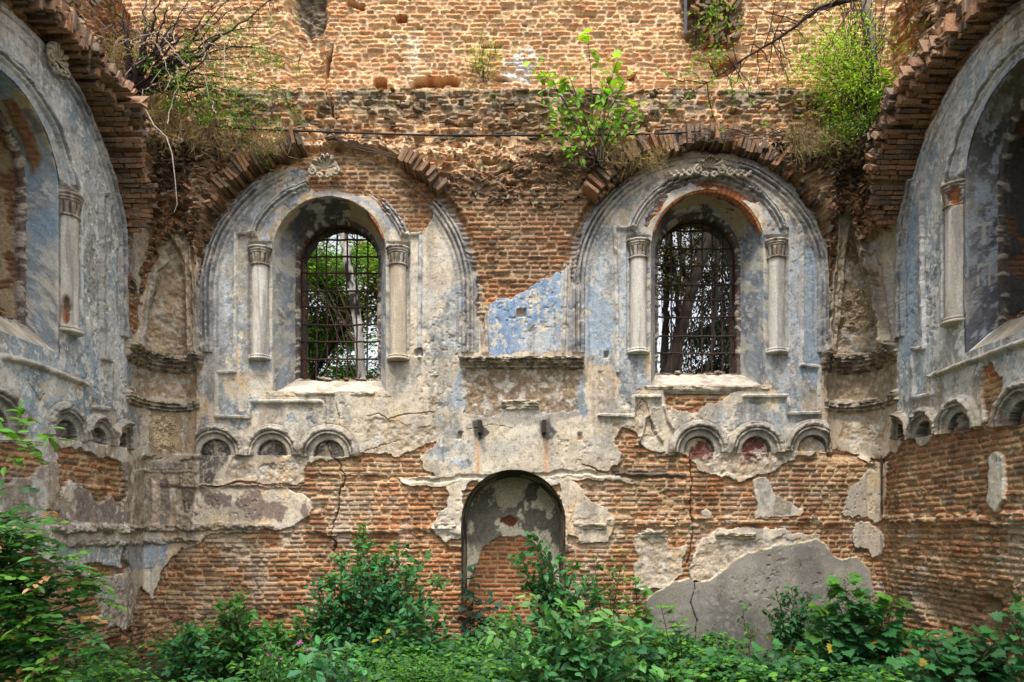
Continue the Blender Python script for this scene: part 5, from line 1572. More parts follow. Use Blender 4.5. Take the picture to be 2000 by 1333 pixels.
# ------------------------------------------------------------------ shrubs at the foot of the walls
shrub('ash_shrub', 'dense dark green bushy shrub left of the niche', 'shrub', 745, -1.0,
      [(712, 1062), (655, 1085), (778, 1070), (828, 1090), (862, 1135), (640, 1130), (700, 1110), (745, 1090), (800, 1120), (630, 1180), (850, 1180), (690, 1160), (760, 1150), (810, 1190), (720, 1200), (650, 1220), (840, 1230), (770, 1220)],
      'ovate', .115, G_DARK * 1.25, 901, spread=.36, step=.05, dY=.5, stem_r=.014)
shrub('ash_sapling', 'thin sapling tip rising highest above the dark shrub left of the niche', 'sapling', 690, -.4, [(712, 1022), (700, 1040)], 'ovate', .085, G_MID, 902, spread=.16, step=.12, start=.5)
shrub('elder_shrub', 'broad-leaved green shrub growing in front of the niche', 'shrub', 1085, -.8,
      [(1046, 1048), (1012, 1085), (1085, 1095), (1122, 1105), (1150, 1130), (1060, 1120), (1030, 1140), (1100, 1150), (1172, 1160), (1130, 1180), (1070, 1190)],
      'ovate', .13, G_DARK * 1.2, 903, spread=.30, step=.06, dY=.35)
shrub('bramble_shrub', 'small drooping shrub against the bricks just right of the niche', 'shrub', 1190, -.5, [(1215, 1078), (1160, 1092), (1190, 1110), (1205, 1140), (1165, 1140)], 'ovate', .08, G_MID * .8, 904, spread=.22, step=.11, dY=.15)
shrub('dogwood_shrub', 'pale blue-green large-leaved shrub nearest to us in the middle', 'shrub', 1115, -3.3,
      [(1042, 1168), (985, 1200), (1095, 1190), (1145, 1195), (1205, 1212), (1250, 1235), (965, 1240), (1010, 1250), (1075, 1230), (1130, 1240), (1180, 1260), (1230, 1280), (1040, 1290), (1100, 1285), (1270, 1300)],
      'ovate', .14, lin(66, 116, 68), 905, spread=.34, step=.07, dY=.35, tipcol=lin(104, 150, 72), nper=2, start=.2)
shrub('maple_sapling', 'slender sapling beside the left end of the grey cement patch', 'sapling', 1245, -1.4, [(1240, 1128), (1262, 1185), (1225, 1190)], 'maple', .13, G_MID * .75, 906, spread=.24, step=.07, dY=.1, tipcol=G_BRI)
shrub('maple_sapling', 'leaning light green sapling in front of the grey cement patch', 'sapling', 1330, -2.2, [(1290, 1180), (1322, 1215)], 'pinnate', .08, G_MID, 907, spread=.2, step=.12, dY=.1, tipcol=G_BRI)
shrub('maple_sapling', 'small thin sapling in front of the middle of the grey cement patch', 'sapling', 1462, -1.6, [(1450, 1188), (1470, 1225)], 'ovate', .08, G_MID * .8, 908, spread=.16, step=.11, dY=.1)
shrub('elm_shrub', 'round dark shrub against the right half of the grey cement patch', 'shrub', 1548, -1.1, [(1545, 1148), (1515, 1160), (1580, 1165), (1500, 1195), (1560, 1190), (1590, 1210), (1530, 1220)], 'ovate', .10, G_DARK * 1.0, 909, spread=.26, step=.06, dY=.2)
shrub('maple_shrub', 'tall many-leaved maple shrub at the right end of the grey cement patch', 'shrub', 1668, -1.6,
      [(1648, 1132), (1700, 1165), (1605, 1190), (1752, 1180), (1740, 1225), (1640, 1185), (1690, 1200), (1590, 1240), (1780, 1240), (1660, 1240), (1720, 1270), (1620, 1280)],
      'maple', .16, G_DARK * 1.25, 910, spread=.36, step=.055, dY=.5, tipcol=G_BRI * .8, yell=.02, nper=3)
shrub('maple_shrub', 'low maple shrub filling the lower right corner of the floor', 'shrub', 1880, -3.0,
      [(1805, 1235), (1850, 1245), (1905, 1232), (1960, 1235), (1990, 1262), (1870, 1275), (1930, 1280), (1820, 1290), (1760, 1290)],
      'maple', .15, G_DARK * 1.1, 911, spread=.34, step=.06, dY=.4, yell=.02, nper=3)
shrub('maple_shrub', 'dark shrub leaning in at the right edge below the bricks', 'shrub', 2040, -3.8, [(1985, 1165), (1968, 1200), (2010, 1180), (1990, 1240)], 'maple', .13, G_DARK * 1.1, 912, spread=.26, step=.09, dY=.2)
shrub('maple_shrub', 'low mixed shrub between the grey cement patch and the floor', 'shrub', 1480, -2.6, [(1400, 1275), (1450, 1262), (1500, 1268), (1545, 1262), (1580, 1280), (1430, 1300), (1350, 1290), (1520, 1300)], 'maple', .125, G_DARK * 1.1, 913, spread=.28, step=.08, dY=.35, nper=3)
shrub('vine', 'dark blue-green broad-leaved climber at the left jamb of the niche', 'climbing plant', 925, -.25, [(928, 1095), (905, 1115), (955, 1150), (905, 1160), (970, 1170), (930, 1190)], 'maple', .13, lin(34, 66, 52), 914, spread=.14, step=.15, dY=.15, stem_r=.006, yell=0, tipcol=lin(50, 84, 60))
shrub('elder_shrub', 'upright light-tipped shrub in front of the left brick wall', 'shrub', 470, -1.8, [(452, 1165), (430, 1190), (482, 1195), (510, 1225), (400, 1225), (455, 1235), (550, 1235), (580, 1245), (350, 1250)], 'ovate', .12, G_MID * .85, 915, spread=.3, step=.06, dY=.3)
shrub('elder_shrub', 'low dark shrub in front of the left corner of the end wall', 'shrub', 375, -2.1, [(360, 1225), (392, 1235), (330, 1262), (420, 1270), (370, 1285)], 'ovate', .11, G_DARK * 1.1, 916, spread=.28, step=.06, dY=.3)
shrub('elder_shrub', 'feathery shrub low between the left brick wall and the dark shrub', 'shrub', 585, -1.7, [(540, 1215), (590, 1215), (620, 1200), (560, 1250), (640, 1240)], 'pinnate', .075, G_MID * .8, 917, spread=.3, step=.07, dY=.3)
shrub('hazel_shrub', 'low plant with the broadest pale leaves near the bottom edge left of centre', 'shrub', 660, -4.0, [(640, 1275), (612, 1262), (680, 1268), (700, 1300), (650, 1310), (720, 1322), (590, 1300)], 'ovate', .15, G_BLUE * .9, 918, spread=.22, step=.15, dY=.3, start=.45, yell=0)
shrub('nettle_patch', 'leafy low weeds at the bottom edge right of the pale shrub', 'weeds', 1330, -3.6, [(1300, 1275), (1340, 1290), (1380, 1300), (1270, 1310), (1230, 1320)], 'ovate', .10, G_MID, 919, spread=.24, step=.1, dY=.3)

shrub('elder_shrub', 'dark broad-leaved shrub low in front of the dark shrub, left of the niche', 'shrub', 820, -1.9, [(790, 1185), (835, 1190), (865, 1215), (760, 1215), (880, 1240), (810, 1235), (735, 1245), (850, 1260)], 'ovate', .12, G_DARK * 1.1, 921, spread=.3, step=.06, dY=.3)
shrub('elder_shrub', 'leafy shrub at the left flank of the bushy shrub below the wall crack', 'shrub', 655, -1.3, [(640, 1120), (618, 1150), (668, 1130), (600, 1185), (640, 1190), (690, 1180), (580, 1215)], 'ovate', .115, G_DARK * 1.2, 922, spread=.3, step=.06, dY=.3)
shrub('elder_shrub', 'low dark shrub covering the foot of the niche', 'shrub', 985, -.9, [(960, 1205), (1000, 1195), (930, 1225), (1030, 1215), (980, 1240), (900, 1245)], 'maple', .11, G_DARK * .95, 923, spread=.22, step=.07, dY=.2)
shrub('maple_shrub', 'broad-leaved shrub over the lower left corner of the grey cement patch', 'shrub', 1230, -2.3, [(1220, 1215), (1262, 1225), (1190, 1240), (1300, 1245), (1240, 1255), (1280, 1270)], 'maple', .13, G_DARK * 1.25, 924, spread=.3, step=.07, dY=.3)

# flowering willowherb
rr = np.random.default_rng(77)
fw = thing('willowherb', 'tall weed with small magenta flowers left of the dark shrub', 'wildflower', (-3.3, -3.2, 0))
paths, rads = [], []; L = Leaves(); LF_ = Leaves()
for k in range(34):
    tip = at(rr.uniform(500, 625), rr.uniform(1235, 1300), -3.2 + rr.uniform(-.3, .3))
    b0 = np.array([tip[0] + rr.normal(0, .1), tip[1], .1]); p = curve(b0, tip, np.zeros(3), 8, rr, .01)
    paths.append(p); rads.append(np.linspace(.005, .002, 8))
    for u in range(12):
        L.add(p[min(7, 2 + u // 2)], norm(rr.normal(0, 1, 3)), np.array([0, -.4, 1.]) + rr.normal(0, .3, 3), .09, leaf_col(rr, G_MID, 1))
    if k % 3 == 0:
        for u in range(5): LF_.add(tip, norm(rr.normal(0, 1, 3)), rr.normal(0, 1, 3), .035, lin(196, 96, 176))
tubes('stem', paths, rads, lin(60, 80, 40), M_BARK, fw, 5); L.build('foliage', T_NAR, fw); LF_.build('flowers', T_OV, fw)

# leafy tree close to us on the left, only its side reaches into view
def tree_cloud(root, clumps, n, size, cols, tmpl, seed, nm='crown', droop=.2, nrmY=-.4):
    rr = np.random.default_rng(seed)
    L = Leaves()
    for (c, rad, w) in clumps:
        m = int(n * w)
        q = rr.normal(0, .5, (m, 3)) * rad
        az = rr.uniform(0, 6.28, m)
        cc = np.array(cols)[rr.integers(0, len(cols), m)] * rr.uniform(.5, 1.4, (m, 1)) * rr.uniform(.75, 1.2)
        L.add(c + q, np.stack([np.cos(az), np.sin(az), -droop + rr.normal(0, .3, m)], 1), np.stack([rr.normal(0, .5, m), nrmY + rr.normal(0, .4, m), np.ones(m)], 1), size * rr.uniform(.6, 1.2, m), cc)
    return L.build(nm, tmpl, root)
rr = np.random.default_rng(31)
base = np.array([-5.1, -4.6, 0.0])
tr = thing('ash_tree', 'bright leafy young tree leaning in at the lower left edge', 'tree', tuple(base))
paths, rads, cl_ = [], [], []
p = curve(base, np.array([-5.2, -4.7, 2.6]), np.array([.1, 0, 0]), 16, rr, .01); paths.append(p); rads.append(np.linspace(.05, .02, 16))
tips = [(55, 1000), (105, 1010), (30, 1010), (150, 1120), (205, 1125), (190, 1170), (120, 1080), (60, 1060), (175, 1200), (80, 1130), (20, 1120), (130, 1180), (60, 1200), (110, 1250), (150, 1275), (30, 1270), (80, 1300), (190, 1235),
        (20, 1320), (140, 1320), (60, 1150), (10, 1200), (30, 1060), (95, 1050), (-20, 1150), (-20, 1250)]
L = Leaves()
for (x, y) in tips:
    tp = at(x, y, -4.6 + rr.uniform(-.5, .5)); i = int(np.clip((tp[2] - .4) / 2.6 * 15, 0, 14))
    q = curve(p[i], tp, np.array([0, 0, .15]), 10, rr, .01); paths.append(q); rads.append(np.linspace(.012, .003, 10))
    for u in range(30):
        t = rr.uniform(3, 9); c = q[int(t)] + rr.normal(0, .10, 3)
        dr = norm(np.array([rr.normal(), rr.normal() * .7, rr.normal(-.2, .3)])); sd = norm(np.cross(dr, [0, 0, 1.]))
        cc = leaf_col(rr, [G_MID, G_BRI * .8, G_DARK, G_MID][rr.integers(0, 4)], 1, .3)[0]
        if rr.random() < .04: cc = lin(190, 140, 100)
        for v in range(3):
            L.add(c + dr * .055 * v, sd + dr * .6, np.array([0, -.35, 1.]) + rr.normal(0, .3, 3), rr.uniform(.06, .11), cc)
            L.add(c + dr * .055 * v, -sd + dr * .6, np.array([0, -.35, 1.]) + rr.normal(0, .3, 3), rr.uniform(.06, .11), cc * .95)
        L.add(c + dr * .16, dr, np.array([0, -.35, 1.]) + rr.normal(0, .3, 3), rr.uniform(.07, .12), cc)
for (x, y) in ((40, 822), (20, 850), (60, 870), (25, 900), (85, 865), (5, 830)):
    tp = at(x, y, -4.6 + rr.uniform(-.2, .2)); q = curve(p[15], tp, np.array([-.2, 0, .2]), 10, rr, .01); paths.append(q); rads.append(np.linspace(.010, .003, 10))
    for u in range(7):
        c = tp + rr.normal(0, .06, 3); dr = norm(np.array([abs(rr.normal()), rr.normal() * .5, rr.normal(-.2, .3)]))
        L.add(c, dr, np.array([0, -.5, 1.]) + rr.normal(0, .3, 3), rr.uniform(.10, .15), leaf_col(rr, G_BRI * .8, 1, .25))
tubes('trunk', paths, rads, lin(84, 76, 56), M_BARK, tr, 6)
L.build('crown', T_OV, tr)
# ------------------------------------------------------------------ plants rooted on the ledges
def clump_shrub(name, label, cat, base, tips, size, cols, seed, tmpl, nleaf, rad=.12, stem_r=.02, stemc=None, sag=.15, twigs=0, wob=.012, leafstart=.5):
    rr = np.random.default_rng(seed)
    root = thing(name, label, cat, tuple(base))
    paths, rads, L = [], [], Leaves()
    for (x, y, Y, lf) in tips:
        tp = at(x, y, Y); n = 22
        p = curve(np.array(base, float) + rr.normal(0, .03, 3), tp, np.array([0, 0, sag * np.linalg.norm(tp - base)]), n, rr, wob)
        paths.append(p); rads.append(np.linspace(stem_r * rr.uniform(.5, 1), .003, n))
        for q in range(twigs):
            i = rr.integers(6, n - 1); e = p[i] + norm(rr.normal(0, 1, 3) + np.array([0, 0, -.3]) + (p[i] - p[i - 1]) * 8) * rr.uniform(.12, .5)
            tw = curve(p[i], e, np.array([0, 0, -.04]), 7, rr, .012); paths.append(tw); rads.append(np.linspace(.005, .002, 7))
            if rr.random() < lf:
                m = max(2, int(nleaf * .3)); j = rr.integers(2, 7, m)
                L.add(tw[j] + rr.normal(0, rad * .4, (m, 3)), rr.normal(0, 1, (m, 3)), np.array([0, -.5, .8]) + rr.normal(0, .5, (m, 3)), size * rr.uniform(.5, 1.2, m), np.array(cols)[rr.integers(0, len(cols), m)] * rr.uniform(.6, 1.3, (m, 1)))
        m = int(nleaf * lf)
        if m:
            j = rr.integers(int(n * leafstart), n, m)
            L.add(p[j] + rr.normal(0, rad, (m, 3)), rr.normal(0, 1, (m, 3)), np.array([0, -.5, .8]) + rr.normal(0, .5, (m, 3)), size * rr.uniform(.5, 1.2, m), np.array(cols)[rr.integers(0, len(cols), m)] * rr.uniform(.6, 1.3, (m, 1)))
    tubes('stem', paths, rads, stemc if stemc is not None else lin(58, 48, 40), M_BARK, root, 5)
    L.build('foliage', tmpl, root)
    return root

SPR = lin(164, 190, 60)
b = at(1168, 318, -.42)
r = shrub('maple_sapling', 'bright young maple rooted on the ledge left of the right window arch', 'sapling', 0, -.45,
      [(1148, 60), (1212, 105), (1228, 150), (1035, 120), (1085, 145), (1190, 175), (1250, 200)], 'maple', .14, lin(120, 160, 50), 951, spread=.18, step=.22, base=b, dY=.1, tipcol=lin(170, 200, 60), stem_r=.013, yell=0, start=.62)
rr = np.random.default_rng(5)
tips = [(1060, 120, -.5, .5), (1098, 118, -.5, .5), (1058, 175, -.5, 1), (1080, 205, -.45, 1), (1100, 230, -.45, 1), (1075, 245, -.5, 1), (1120, 170, -.5, .8), (1180, 190, -.5, 1), (1200, 215, -.5, 1), (1165, 240, -.5, 1), (1235, 215, -.5, .7), (1215, 250, -.5, .8), (1140, 255, -.5, 1), (1085, 275, -.5, .7), (1110, 290, -.5, .5), (1265, 235, -.5, .3), (1188, 150, -.5, .6)]
paths, rads, L = [], [], Leaves()
for (x, y, Y, lf) in tips:
    tp = at(x, y, Y); p = curve(b, tp, np.array([0, 0, .12]), 14, rr, .012)
    paths.append(p); rads.append(np.linspace(.010, .003, 14))
    for q in range(int(26 * lf)):
        j = rr.integers(6, 14); dr = norm(rr.normal(0, 1, 3) + np.array([0, 0, -.4]))
        L.add(p[j] + rr.normal(0, .09, 3), dr, np.array([0, -.7, .7]) + rr.normal(0, .35, 3), rr.uniform(.06, .12), leaf_col(rr, lin(112, 158, 48), 1, .3))
for k in range(9):     # gnarled roots hanging over the ledge
    e = b + np.array([rr.uniform(-.45, .25), rr.uniform(-.12, .0), rr.uniform(-.16, .12)])
    paths.append(curve(b + rr.normal(0, .03, 3), e, np.array([0, -.05, .05]), 10, rr, .02)); rads.append(np.linspace(.028, .006, 10))
tubes('branches', paths, rads, lin(60, 48, 40), M_BARK, r, 6); L.build('side_foliage', T_OV, r)
clump_shrub('willow_sapling', 'small yellow-green sapling alone on the ledge under the upper bricks', 'sapling', at(946, 156, .28),
            [(944, 52, .2, 1), (926, 85, .2, 1), (962, 78, .2, 1), (915, 100, .2, .8), (972, 105, .2, .6), (935, 120, .2, .8), (900, 110, .2, .3), (958, 125, .2, .5)], .055, [SPR, lin(186, 196, 84)], 952, T_NAR, 26, .05, .010, lin(92, 76, 60), .05, 3)
# feathery shrub and grey trunk on the right springer
clump_shrub('locust_shrub', 'feathery yellow-green shrub on the rubble at the upper right corner', 'shrub', at(1700, 232, -.35),
            [(x, y, -.4 + .3 * math.sin(x), l) for x, y, l in ((1560, 60, .8), (1590, 40, 1), (1620, 50, 1), (1650, 70, 1), (1575, 100, 1), (1600, 110, 1), (1630, 100, 1), (1660, 120, 1), (1560, 130, .7), (1590, 150, .9), (1620, 150, 1), (1650, 160, .9),
             (1690, 60, .8), (1720, 90, .4), (1540, 90, .4), (1610, 180, .5), (1680, 140, .5), (1645, 30, .9), (1700, 20, .7), (1600, 75, 1), (1635, 80, 1), (1740, 60, .2), (1590, 130, 1))], .062, [lin(158, 194, 50), lin(124, 164, 40), lin(172, 196, 70)], 953, T_NAR, 95, .22, .014, lin(86, 70, 58), .05, 5)
clump_shrub('locust_shrub', 'low spreading green shrub along the edge of the right debris slope', 'shrub', at(1700, 262, -.55),
            [(x, y, -.6, l) for x, y, l in ((1580, 215, .5), (1600, 240, .7), (1630, 255, .9), (1650, 240, 1), (1610, 280, .8), (1590, 290, .5), (1660, 265, 1), (1680, 240, 1), (1630, 225, .7), (1550, 262, .3), (1640, 280, .6))], .05, [lin(112, 150, 44), lin(80, 120, 50), lin(140, 170, 60)], 954, T_NAR, 70, .09, .008, None, .05, 3)
r = shrub('maple_sapling', 'cluster of broad yellow-green leaves beside the grey trunk at the upper right', 'sapling', 0, -.7, [(1742, 140), (1770, 150), (1785, 165), (1745, 190), (1762, 200), (1720, 215)], 'maple', .12, lin(110, 152, 50), 955, spread=.12, step=.09, base=at(1722, 236, -.6), dY=.1, tipcol=lin(140, 175, 60), start=.4)
rr = np.random.default_rng(12)
t_ = thing('dead_tree', 'bare grey leaning trunk with hanging twigs at the upper right corner', 'tree', tuple(at(1708, 240, -.25)))
p = np.array([at(1708, 245, -.25), at(1704, 170, -.22), at(1700, 90, -.2), (at(1694, 20, -.2)), at(1690, -60, -.2)]); p = catmull3 = np.stack([np.interp(np.linspace(0, 4, 30), np.arange(5), p[:, k]) for k in range(3)], 1)
paths, rads = [p + rr.normal(0, .006, p.shape)], [np.linspace(.10, .07, 30)]
for k in range(46):
    s_ = at(rr.uniform(1640, 1745), rr.uniform(-40, 60), -.35 + rr.uniform(-.2, .1)); e = at(rr.uniform(1640, 1730), rr.uniform(120, 250), -.45)
    paths.append(curve(s_, e, np.array([rr.normal(0, .12), 0, 0]), 14, rr, .018)); rads.append(np.full(14, rr.uniform(.003, .007)))
tubes('trunk', paths[:1], rads[:1], lin(140, 128, 112), M_BARK, t_, 10); tubes('twigs', paths[1:], rads[1:], lin(66, 54, 46), M_BARK, t_, 4)
clump_shrub('hanging_vine', 'green vine hanging down the broken flue at the upper right', 'climbing plant', at(1400, -30, .2), [(1385, 40, .15, 1), (1410, 60, .15, 1), (1398, 90, .15, 1), (1372, 70, .15, .8), (1425, 20, .15, .7), (1360, 130, .1, .4), (1335, 170, .1, .3), (1345, 110, .1, .3)], .055, [lin(130, 168, 60), lin(104, 144, 56)], 956, T_OV, 34, .07, .006, None, 0, 3, leafstart=.25)

# bare bush at the upper left corner
bb = at(262, 182, -.55)
tp = [(205, -20), (240, -30), (290, -10), (330, -30), (378, -10), (420, 5), (460, -10), (500, 0), (350, 60), (410, 90), (300, 40), (150, 20), (180, 60), (230, 40), (360, 20), (440, 40), (540, -10), (320, 90), (280, 80), (380, 130), (430, 160), (250, 90), (330, 10)]
clump_shrub('bare_bush', 'tangled bare grey bush spreading from the left springer over the upper bricks', 'bush', bb, [(x, y, -.6 + .35 * math.sin(x * 7), .05) for x, y in tp], .05, [lin(120, 150, 60)], 957, T_OV, 20, .08, .045, lin(66, 54, 50), .06, 26, .022)
clump_shrub('drooping_shrub', 'arching dark branches with small green leaves above the left window', 'shrub', at(268, 180, -.6), [(480, 92, -.7, .5), (545, 265, -.8, .5), (505, 205, -.8, .9), (585, 190, -.7, .6), (430, 252, -.8, .6), (470, 235, -.8, .9), (350, 200, -.8, .3), (380, 170, -.8, .3), (600, 130, -.7, .5), (540, 120, -.7, .9), (560, 60, -.7, .4)],
            .05, [lin(128, 158, 62), lin(100, 140, 58)], 958, T_NAR, 150, .13, .022, lin(52, 42, 38), .28, 9, .012)
rr = np.random.default_rng(15)
paths, rads = [], []
for k in range(26):
    s_ = at(rr.uniform(180, 420), rr.uniform(0, 160), -.85); e = s_ + np.array([rr.uniform(-.5, .6), -.05, rr.uniform(-.9, .1)])
    paths.append(curve(s_, e, rr.normal(0, .22, 3) * np.array([1, .2, 1]), 16, rr, .02)); rads.append(np.full(16, rr.uniform(.004, .008)))
paths.append(np.array([at(x, y, -.95) for x, y in ((285, 215), (300, 245), (325, 268), (336, 300), (342, 350), (346, 400), (340, 415))])); rads.append(np.linspace(.012, .005, 7))
paths.append(np.array([at(x, y, -.95) for x, y in ((243, 180), (240, 215), (225, 250), (215, 270))])); rads.append(np.linspace(.008, .005, 4))
tubes('dead_creeper', paths, rads, lin(176, 160, 148), M_BARK, None, 5, label='pale dry creeper strands tangled in the bare bush at the upper left', cat='creeper')

# the branch that reaches in from the upper right
rr = np.random.default_rng(23)
rt = thing('overhanging_branch', 'long dark thin branch reaching in from above at the upper right', 'branch', tuple(at(1900, -120, -1.6)))
main = [(1900, -120), (1780, -50), (1690, -8), (1600, 14), (1560, 45), (1500, 85), (1450, 112), (1400, 145), (1360, 170)]
mp_ = np.array([at(x, y, -1.6) for x, y in main]); q = np.linspace(0, len(main) - 1, 60)
mp_ = np.stack([np.interp(q, np.arange(len(main)), mp_[:, k]) for k in range(3)], 1) + np.cumsum(rr.normal(0, .004, (60, 3)), 0)
paths, rads, L = [mp_], [np.linspace(.035, .004, 60)], Leaves()
for k in range(60):
    i = rr.integers(8, 59); e = mp_[i] + norm(np.array([rr.uniform(-1, .6), rr.normal(0, .3), rr.uniform(-1, .8)])) * rr.uniform(.25, .9)
    tw = curve(mp_[i], e, rr.normal(0, .06, 3), 12, rr, .014); paths.append(tw); rads.append(np.linspace(.008, .002, 12))
    if i > 44:
        for u in range(16): L.add(tw[rr.integers(4, 12)] + rr.normal(0, .03, 3), rr.normal(0, 1, 3), np.array([0, -.6, .7]) + rr.normal(0, .4, 3), rr.uniform(.04, .07), leaf_col(rr, lin(128, 158, 60), 1))
for (x0, y0, x1, y1) in ((1760, -60, 1900, 30), (1820, -60, 1740, 60), (1900, -60, 1830, 40), (1990, -60, 1860, 70), (1700, -30, 1650, 80), (1680, -30, 1600, 110), (1660, -10, 1560, 60), (1720, -40, 1780, 60)):
    p = curve(at(x0, y0, -1.6), at(x1, y1, -1.7), np.array([0, 0, .1]), 16, rr, .02); paths.append(p); rads.append(np.linspace(.014, .003, 16))
tubes('twigs', paths, rads, lin(56, 46, 42), M_BARK, rt, 6); L.build('leaves', T_OV, rt)

# dry grass hanging off the debris
def grass(name, label, regions, n, seed, c, ln=.22, spreadY=.15):
    rr = np.random.default_rng(seed); L = Leaves()
    for (x0, x1, y0, y1, Y) in regions:
        k = (D + Y) / F
        X = (rr.uniform(x0, x1, n) - 1000) * k; Zq = CZ + (HY - rr.uniform(y0, y1, n)) * k
        L.add(np.stack([X, Y + rr.uniform(-spreadY, spreadY, n), Zq], 1), np.stack([rr.normal(0, .35, n), rr.normal(-.3, .3, n), rr.normal(.1, .8, n)], 1), np.array([0, -1., .2]) + rr.normal(0, .2, (n, 3)), ln * rr.uniform(.4, 1.2, n), c * rr.uniform(.6, 1.3, (n, 1)))
    V = np.array([[0, .012, 0], [0, -.012, 0], [.55, -.010, .05], [1, 0, -.06], [.55, .010, .05]]); Fq = np.array([[0, 1, 2, 3, 4]])
    return L.build(name, (V, Fq), None, label=label, cat='dry grass', kind='stuff')
grass('dry_grass', 'straw-coloured dry grass hanging over the broken vault springers', [(292, 420, 225, 285, -.55), (420, 560, 262, 300, -.4), (300, 345, 190, 240, -.5), (1540, 1640, 262, 300, -.5), (1180, 1300, 300, 330, -.35), (170, 240, 80, 160, -.9)], 380, 971, lin(176, 156, 132))
clump_shrub('weed_tuft', 'small green weed growing on the bricks above the left window', 'weed', at(520, 312, -.4), [(500, 300, -.45, 1), (515, 292, -.45, 1), (535, 305, -.45, 1), (528, 318, -.45, 1)], .05, [lin(120, 150, 50)], 959, T_OV, 12, .05, .004)
clump_shrub('weed_tuft', 'tiny moss-green tuft on the bricks between the two window arches', 'weed', at(940, 330, -.12), [(930, 326, -.15, 1), (945, 325, -.15, 1), (938, 322, -.15, 1)], .03, [lin(96, 110, 40)], 960, T_NAR, 30, .03, .003)
# roots running along over the arches
rr = np.random.default_rng(19); paths, rads = [], []
for k in range(5):
    a = [(648, 262), (680, 285), (720, 292), (765, 306)]; paths.append(np.array([at(x + rr.normal(0, 3), y + rr.normal(0, 4), -.28) for x, y in a])); rads.append(np.full(4, .008))
tubes('roots', paths, rads, lin(92, 74, 62), M_BARK, None, 5, label='thin dry roots trailing down over the brick arch of the left window', cat='roots'); paths, rads = [], []
for k in range(16):
    x = rr.uniform(1330, 1600); y0 = 262 + rr.normal(0, 6); paths.append(np.array([at(x + 22 * j, y0 + rr.normal(0, 5) + (0 if x < 1500 else 2 * j), -.38) for j in range(6)])); rads.append(np.full(6, rr.uniform(.004, .010)))
tubes('roots', paths, rads, lin(92, 74, 62), M_BARK, None, 5, label='tangle of thin dry roots lying over the brick arch of the right window', cat='roots')

# ------------------------------------------------------------------ trees outside, seen through the two grilles
def trunk_tree(name, label, base, pts, r0, r1, tcol, clumps, n, size, cols, tmpl, seed, extra=(), droop=.2, spots=False):
    rr = np.random.default_rng(seed)
    root = thing(name, label, 'tree', tuple(base))
    P = np.array([base] + [at(*q) for q in pts], float); q = np.linspace(0, len(P) - 1, 60)
    P = np.stack([np.interp(q, np.arange(len(P)), P[:, k]) for k in range(3)], 1); P[1:] += rr.normal(0, .012, (59, 3))
    Q = tube_pts(P, np.linspace(r0, r1, 60), 12)
    cc = np.zeros(Q.shape, f4) + tcol * (.8 + .3 * rr.random(Q.shape[:2])[..., None])
    if spots:
        Qn = tube_pts(P, np.linspace(r0, r1, 60), 12)
        sp = fbm(np.arange(60)[:, None] * .55 + 0 * Q[..., 0], np.arange(12)[None] * .35 + 0 * Q[..., 0], 3, seed) > .60
        cc[sp] = lin(46, 42, 40)
    grid_obj('trunk', Q, cc, M_BARK, root, closed=True)
    paths, rads = [], []
    for e in extra:
        pp = np.array([at(*w) for w in e[0]]); qq = np.linspace(0, len(pp) - 1, 24)
        pp = np.stack([np.interp(qq, np.arange(len(pp)), pp[:, k]) for k in range(3)], 1) + rr.normal(0, .015, (24, 3))
        paths.append(pp); rads.append(np.linspace(e[1], e[2], 24))
    for (c, rad, w) in clumps:
        for _ in range(2):
            i = rr.integers(15, 59); paths.append(curve(P[i], c + rr.normal(0, .3, 3), np.array([0, 0, .1]), 10, rr, .03)); rads.append(np.linspace(.014, .005, 10))
    if paths: tubes('branches', paths, rads, lin(70, 58, 46) if spots else tcol * .8, M_BARK, root, 6)
    tree_cloud(root, clumps, n, size, cols, tmpl, seed + 1, droop=droop)
    return root
rr = np.random.default_rng(61)
def clumps_px(x0, x1, y0, y1, Ya, Yb, n, rad):
    out = []
    for k in range(n):
        out.append((at(rr.uniform(x0, x1), rr.uniform(y0, y1), rr.uniform(Ya, Yb)), np.array([rad, rad, rad * .7]) * rr.uniform(.6, 1.3), 1.0 / n))
    return out
gl = [lin(92, 140, 44), lin(120, 164, 60), lin(74, 118, 40), lin(146, 176, 80)]
go = [lin(128, 118, 46), lin(142, 104, 46), lin(108, 126, 46), lin(96, 108, 40)]
trunk_tree('birch_tree', 'white-barked birch behind the left window grille', at(712, 1020, 3.4) * [1, 1, 0], [(709, 800, 3.4), (705, 740, 3.4), (700, 640, 3.4), (686, 545, 3.4), (668, 450, 3.4), (655, 300, 3.4)], .11, .08, lin(206, 200, 190),
           clumps_px(560, 780, 440, 540, 4.2, 6.5, 14, .5), 5200, .10, gl, T_OV, 1001, spots=True)
trunk_tree('leafy_tree', 'brownish-green leafy tree filling the left window grille', at(585, 1020, 6.5) * [1, 1, 0], [(590, 850, 6.5), (612, 735, 6.5), (640, 690, 6.4), (672, 640, 6.3), (700, 590, 6.3)], .10, .05, lin(44, 36, 30),
           clumps_px(550, 790, 490, 650, 5.6, 8.5, 20, .62), 19000, .12, go + gl[:1] + gl[2:3], T_OV, 1011)
trunk_tree('leafy_tree', 'fresh green undergrowth tree at the foot of the left window grille', at(650, 1020, 8) * [1, 1, 0], [(650, 900, 8), (640, 780, 8), (600, 700, 8)], .07, .03, lin(60, 50, 40),
           clumps_px(530, 800, 640, 790, 7.0, 9.5, 20, .7), 15000, .13, gl, T_OV, 1021)
gd = [lin(36, 46, 28), lin(48, 54, 30), lin(28, 36, 24)]
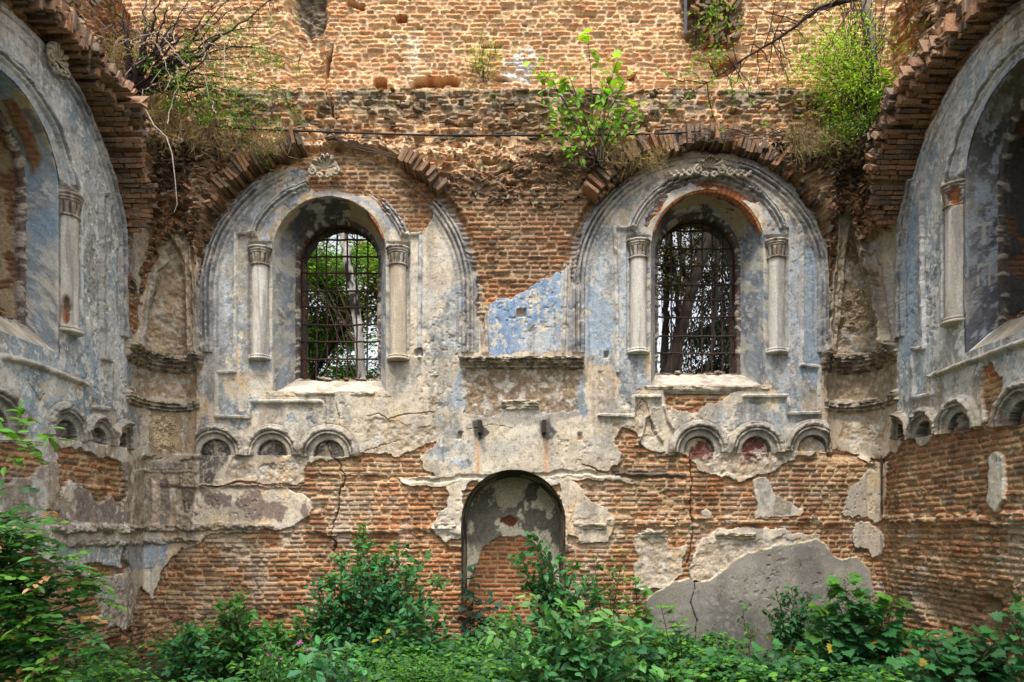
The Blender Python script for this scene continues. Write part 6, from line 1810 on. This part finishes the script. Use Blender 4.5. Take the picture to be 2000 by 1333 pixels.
trunk_tree('dark_tree', 'dark-trunked leaning tree behind the right window grille', at(1290, 1020, 5) * [1, 1, 0], [(1296, 800, 5), (1306, 740, 5), (1332, 640, 5), (1352, 560, 5), (1378, 480, 5), (1390, 380, 5)], .16, .11, lin(52, 44, 38),
           clumps_px(1260, 1400, 400, 560, 4.5, 7, 14, .5), 7000, .085, gd + [lin(110, 84, 30)], T_OV, 1031, extra=[([(1326, 760, 5), (1326, 640, 5), (1322, 560, 5), (1308, 460, 5)], .07, .05), ([(1345, 570, 5), (1330, 500, 5), (1322, 440, 5)], .07, .04), ([(1372, 760, 5.5), (1392, 680, 5.5), (1398, 560, 5.5), (1402, 430, 5.5)], .05, .05), ([(1296, 760, 5.2), (1300, 600, 5.2), (1306, 430, 5.2)], .09, .06)])
# spruce with drooping boughs
rr = np.random.default_rng(67)
sb = at(1435, 1020, 7.5) * [1, 1, 0]
spr = thing('spruce_tree', 'dark spruce with drooping boughs behind the right window grille', 'tree', tuple(sb))
paths, rads, L = [np.array([sb, sb + [0, 0, 11.]])], [np.array([.16, .08])], Leaves()
paths[0] = np.stack([np.linspace(sb[k], sb[k] + [0, 0, 11.][k], 20) for k in range(3)], 1); rads[0] = np.linspace(.18, .08, 20)
for k in range(135):
    z = rr.uniform(5.6, 11.0); az = rr.uniform(0, 6.28); ln = (11.5 - z) * .2 + 1.0
    s_ = sb + [0, 0, z]; e = s_ + np.array([math.cos(az) * ln, math.sin(az) * ln, -.35 * ln])
    p = curve(s_, e, np.array([0, 0, .12 * ln]), 16, rr, .01); paths.append(p); rads.append(np.linspace(.02, .006, 16))
    m = int(120 * ln); j = rr.integers(3, 16, m)
    hang = rr.random(m) ** 1.5 * .36
    L.add(p[j] + np.stack([rr.normal(0, .10, m), rr.normal(0, .10, m), -hang], 1), np.stack([rr.normal(0, .35, m), rr.normal(0, .35, m), -np.ones(m)], 1), rr.normal(0, 1, (m, 3)), rr.uniform(.07, .13, m), np.array(gd)[rr.integers(0, 3, m)] * rr.uniform(.6, 1.3, (m, 1)))
tubes('trunk', paths, rads, lin(54, 46, 40), M_BARK, spr, 6)
L.build('crown', T_NAR, spr)
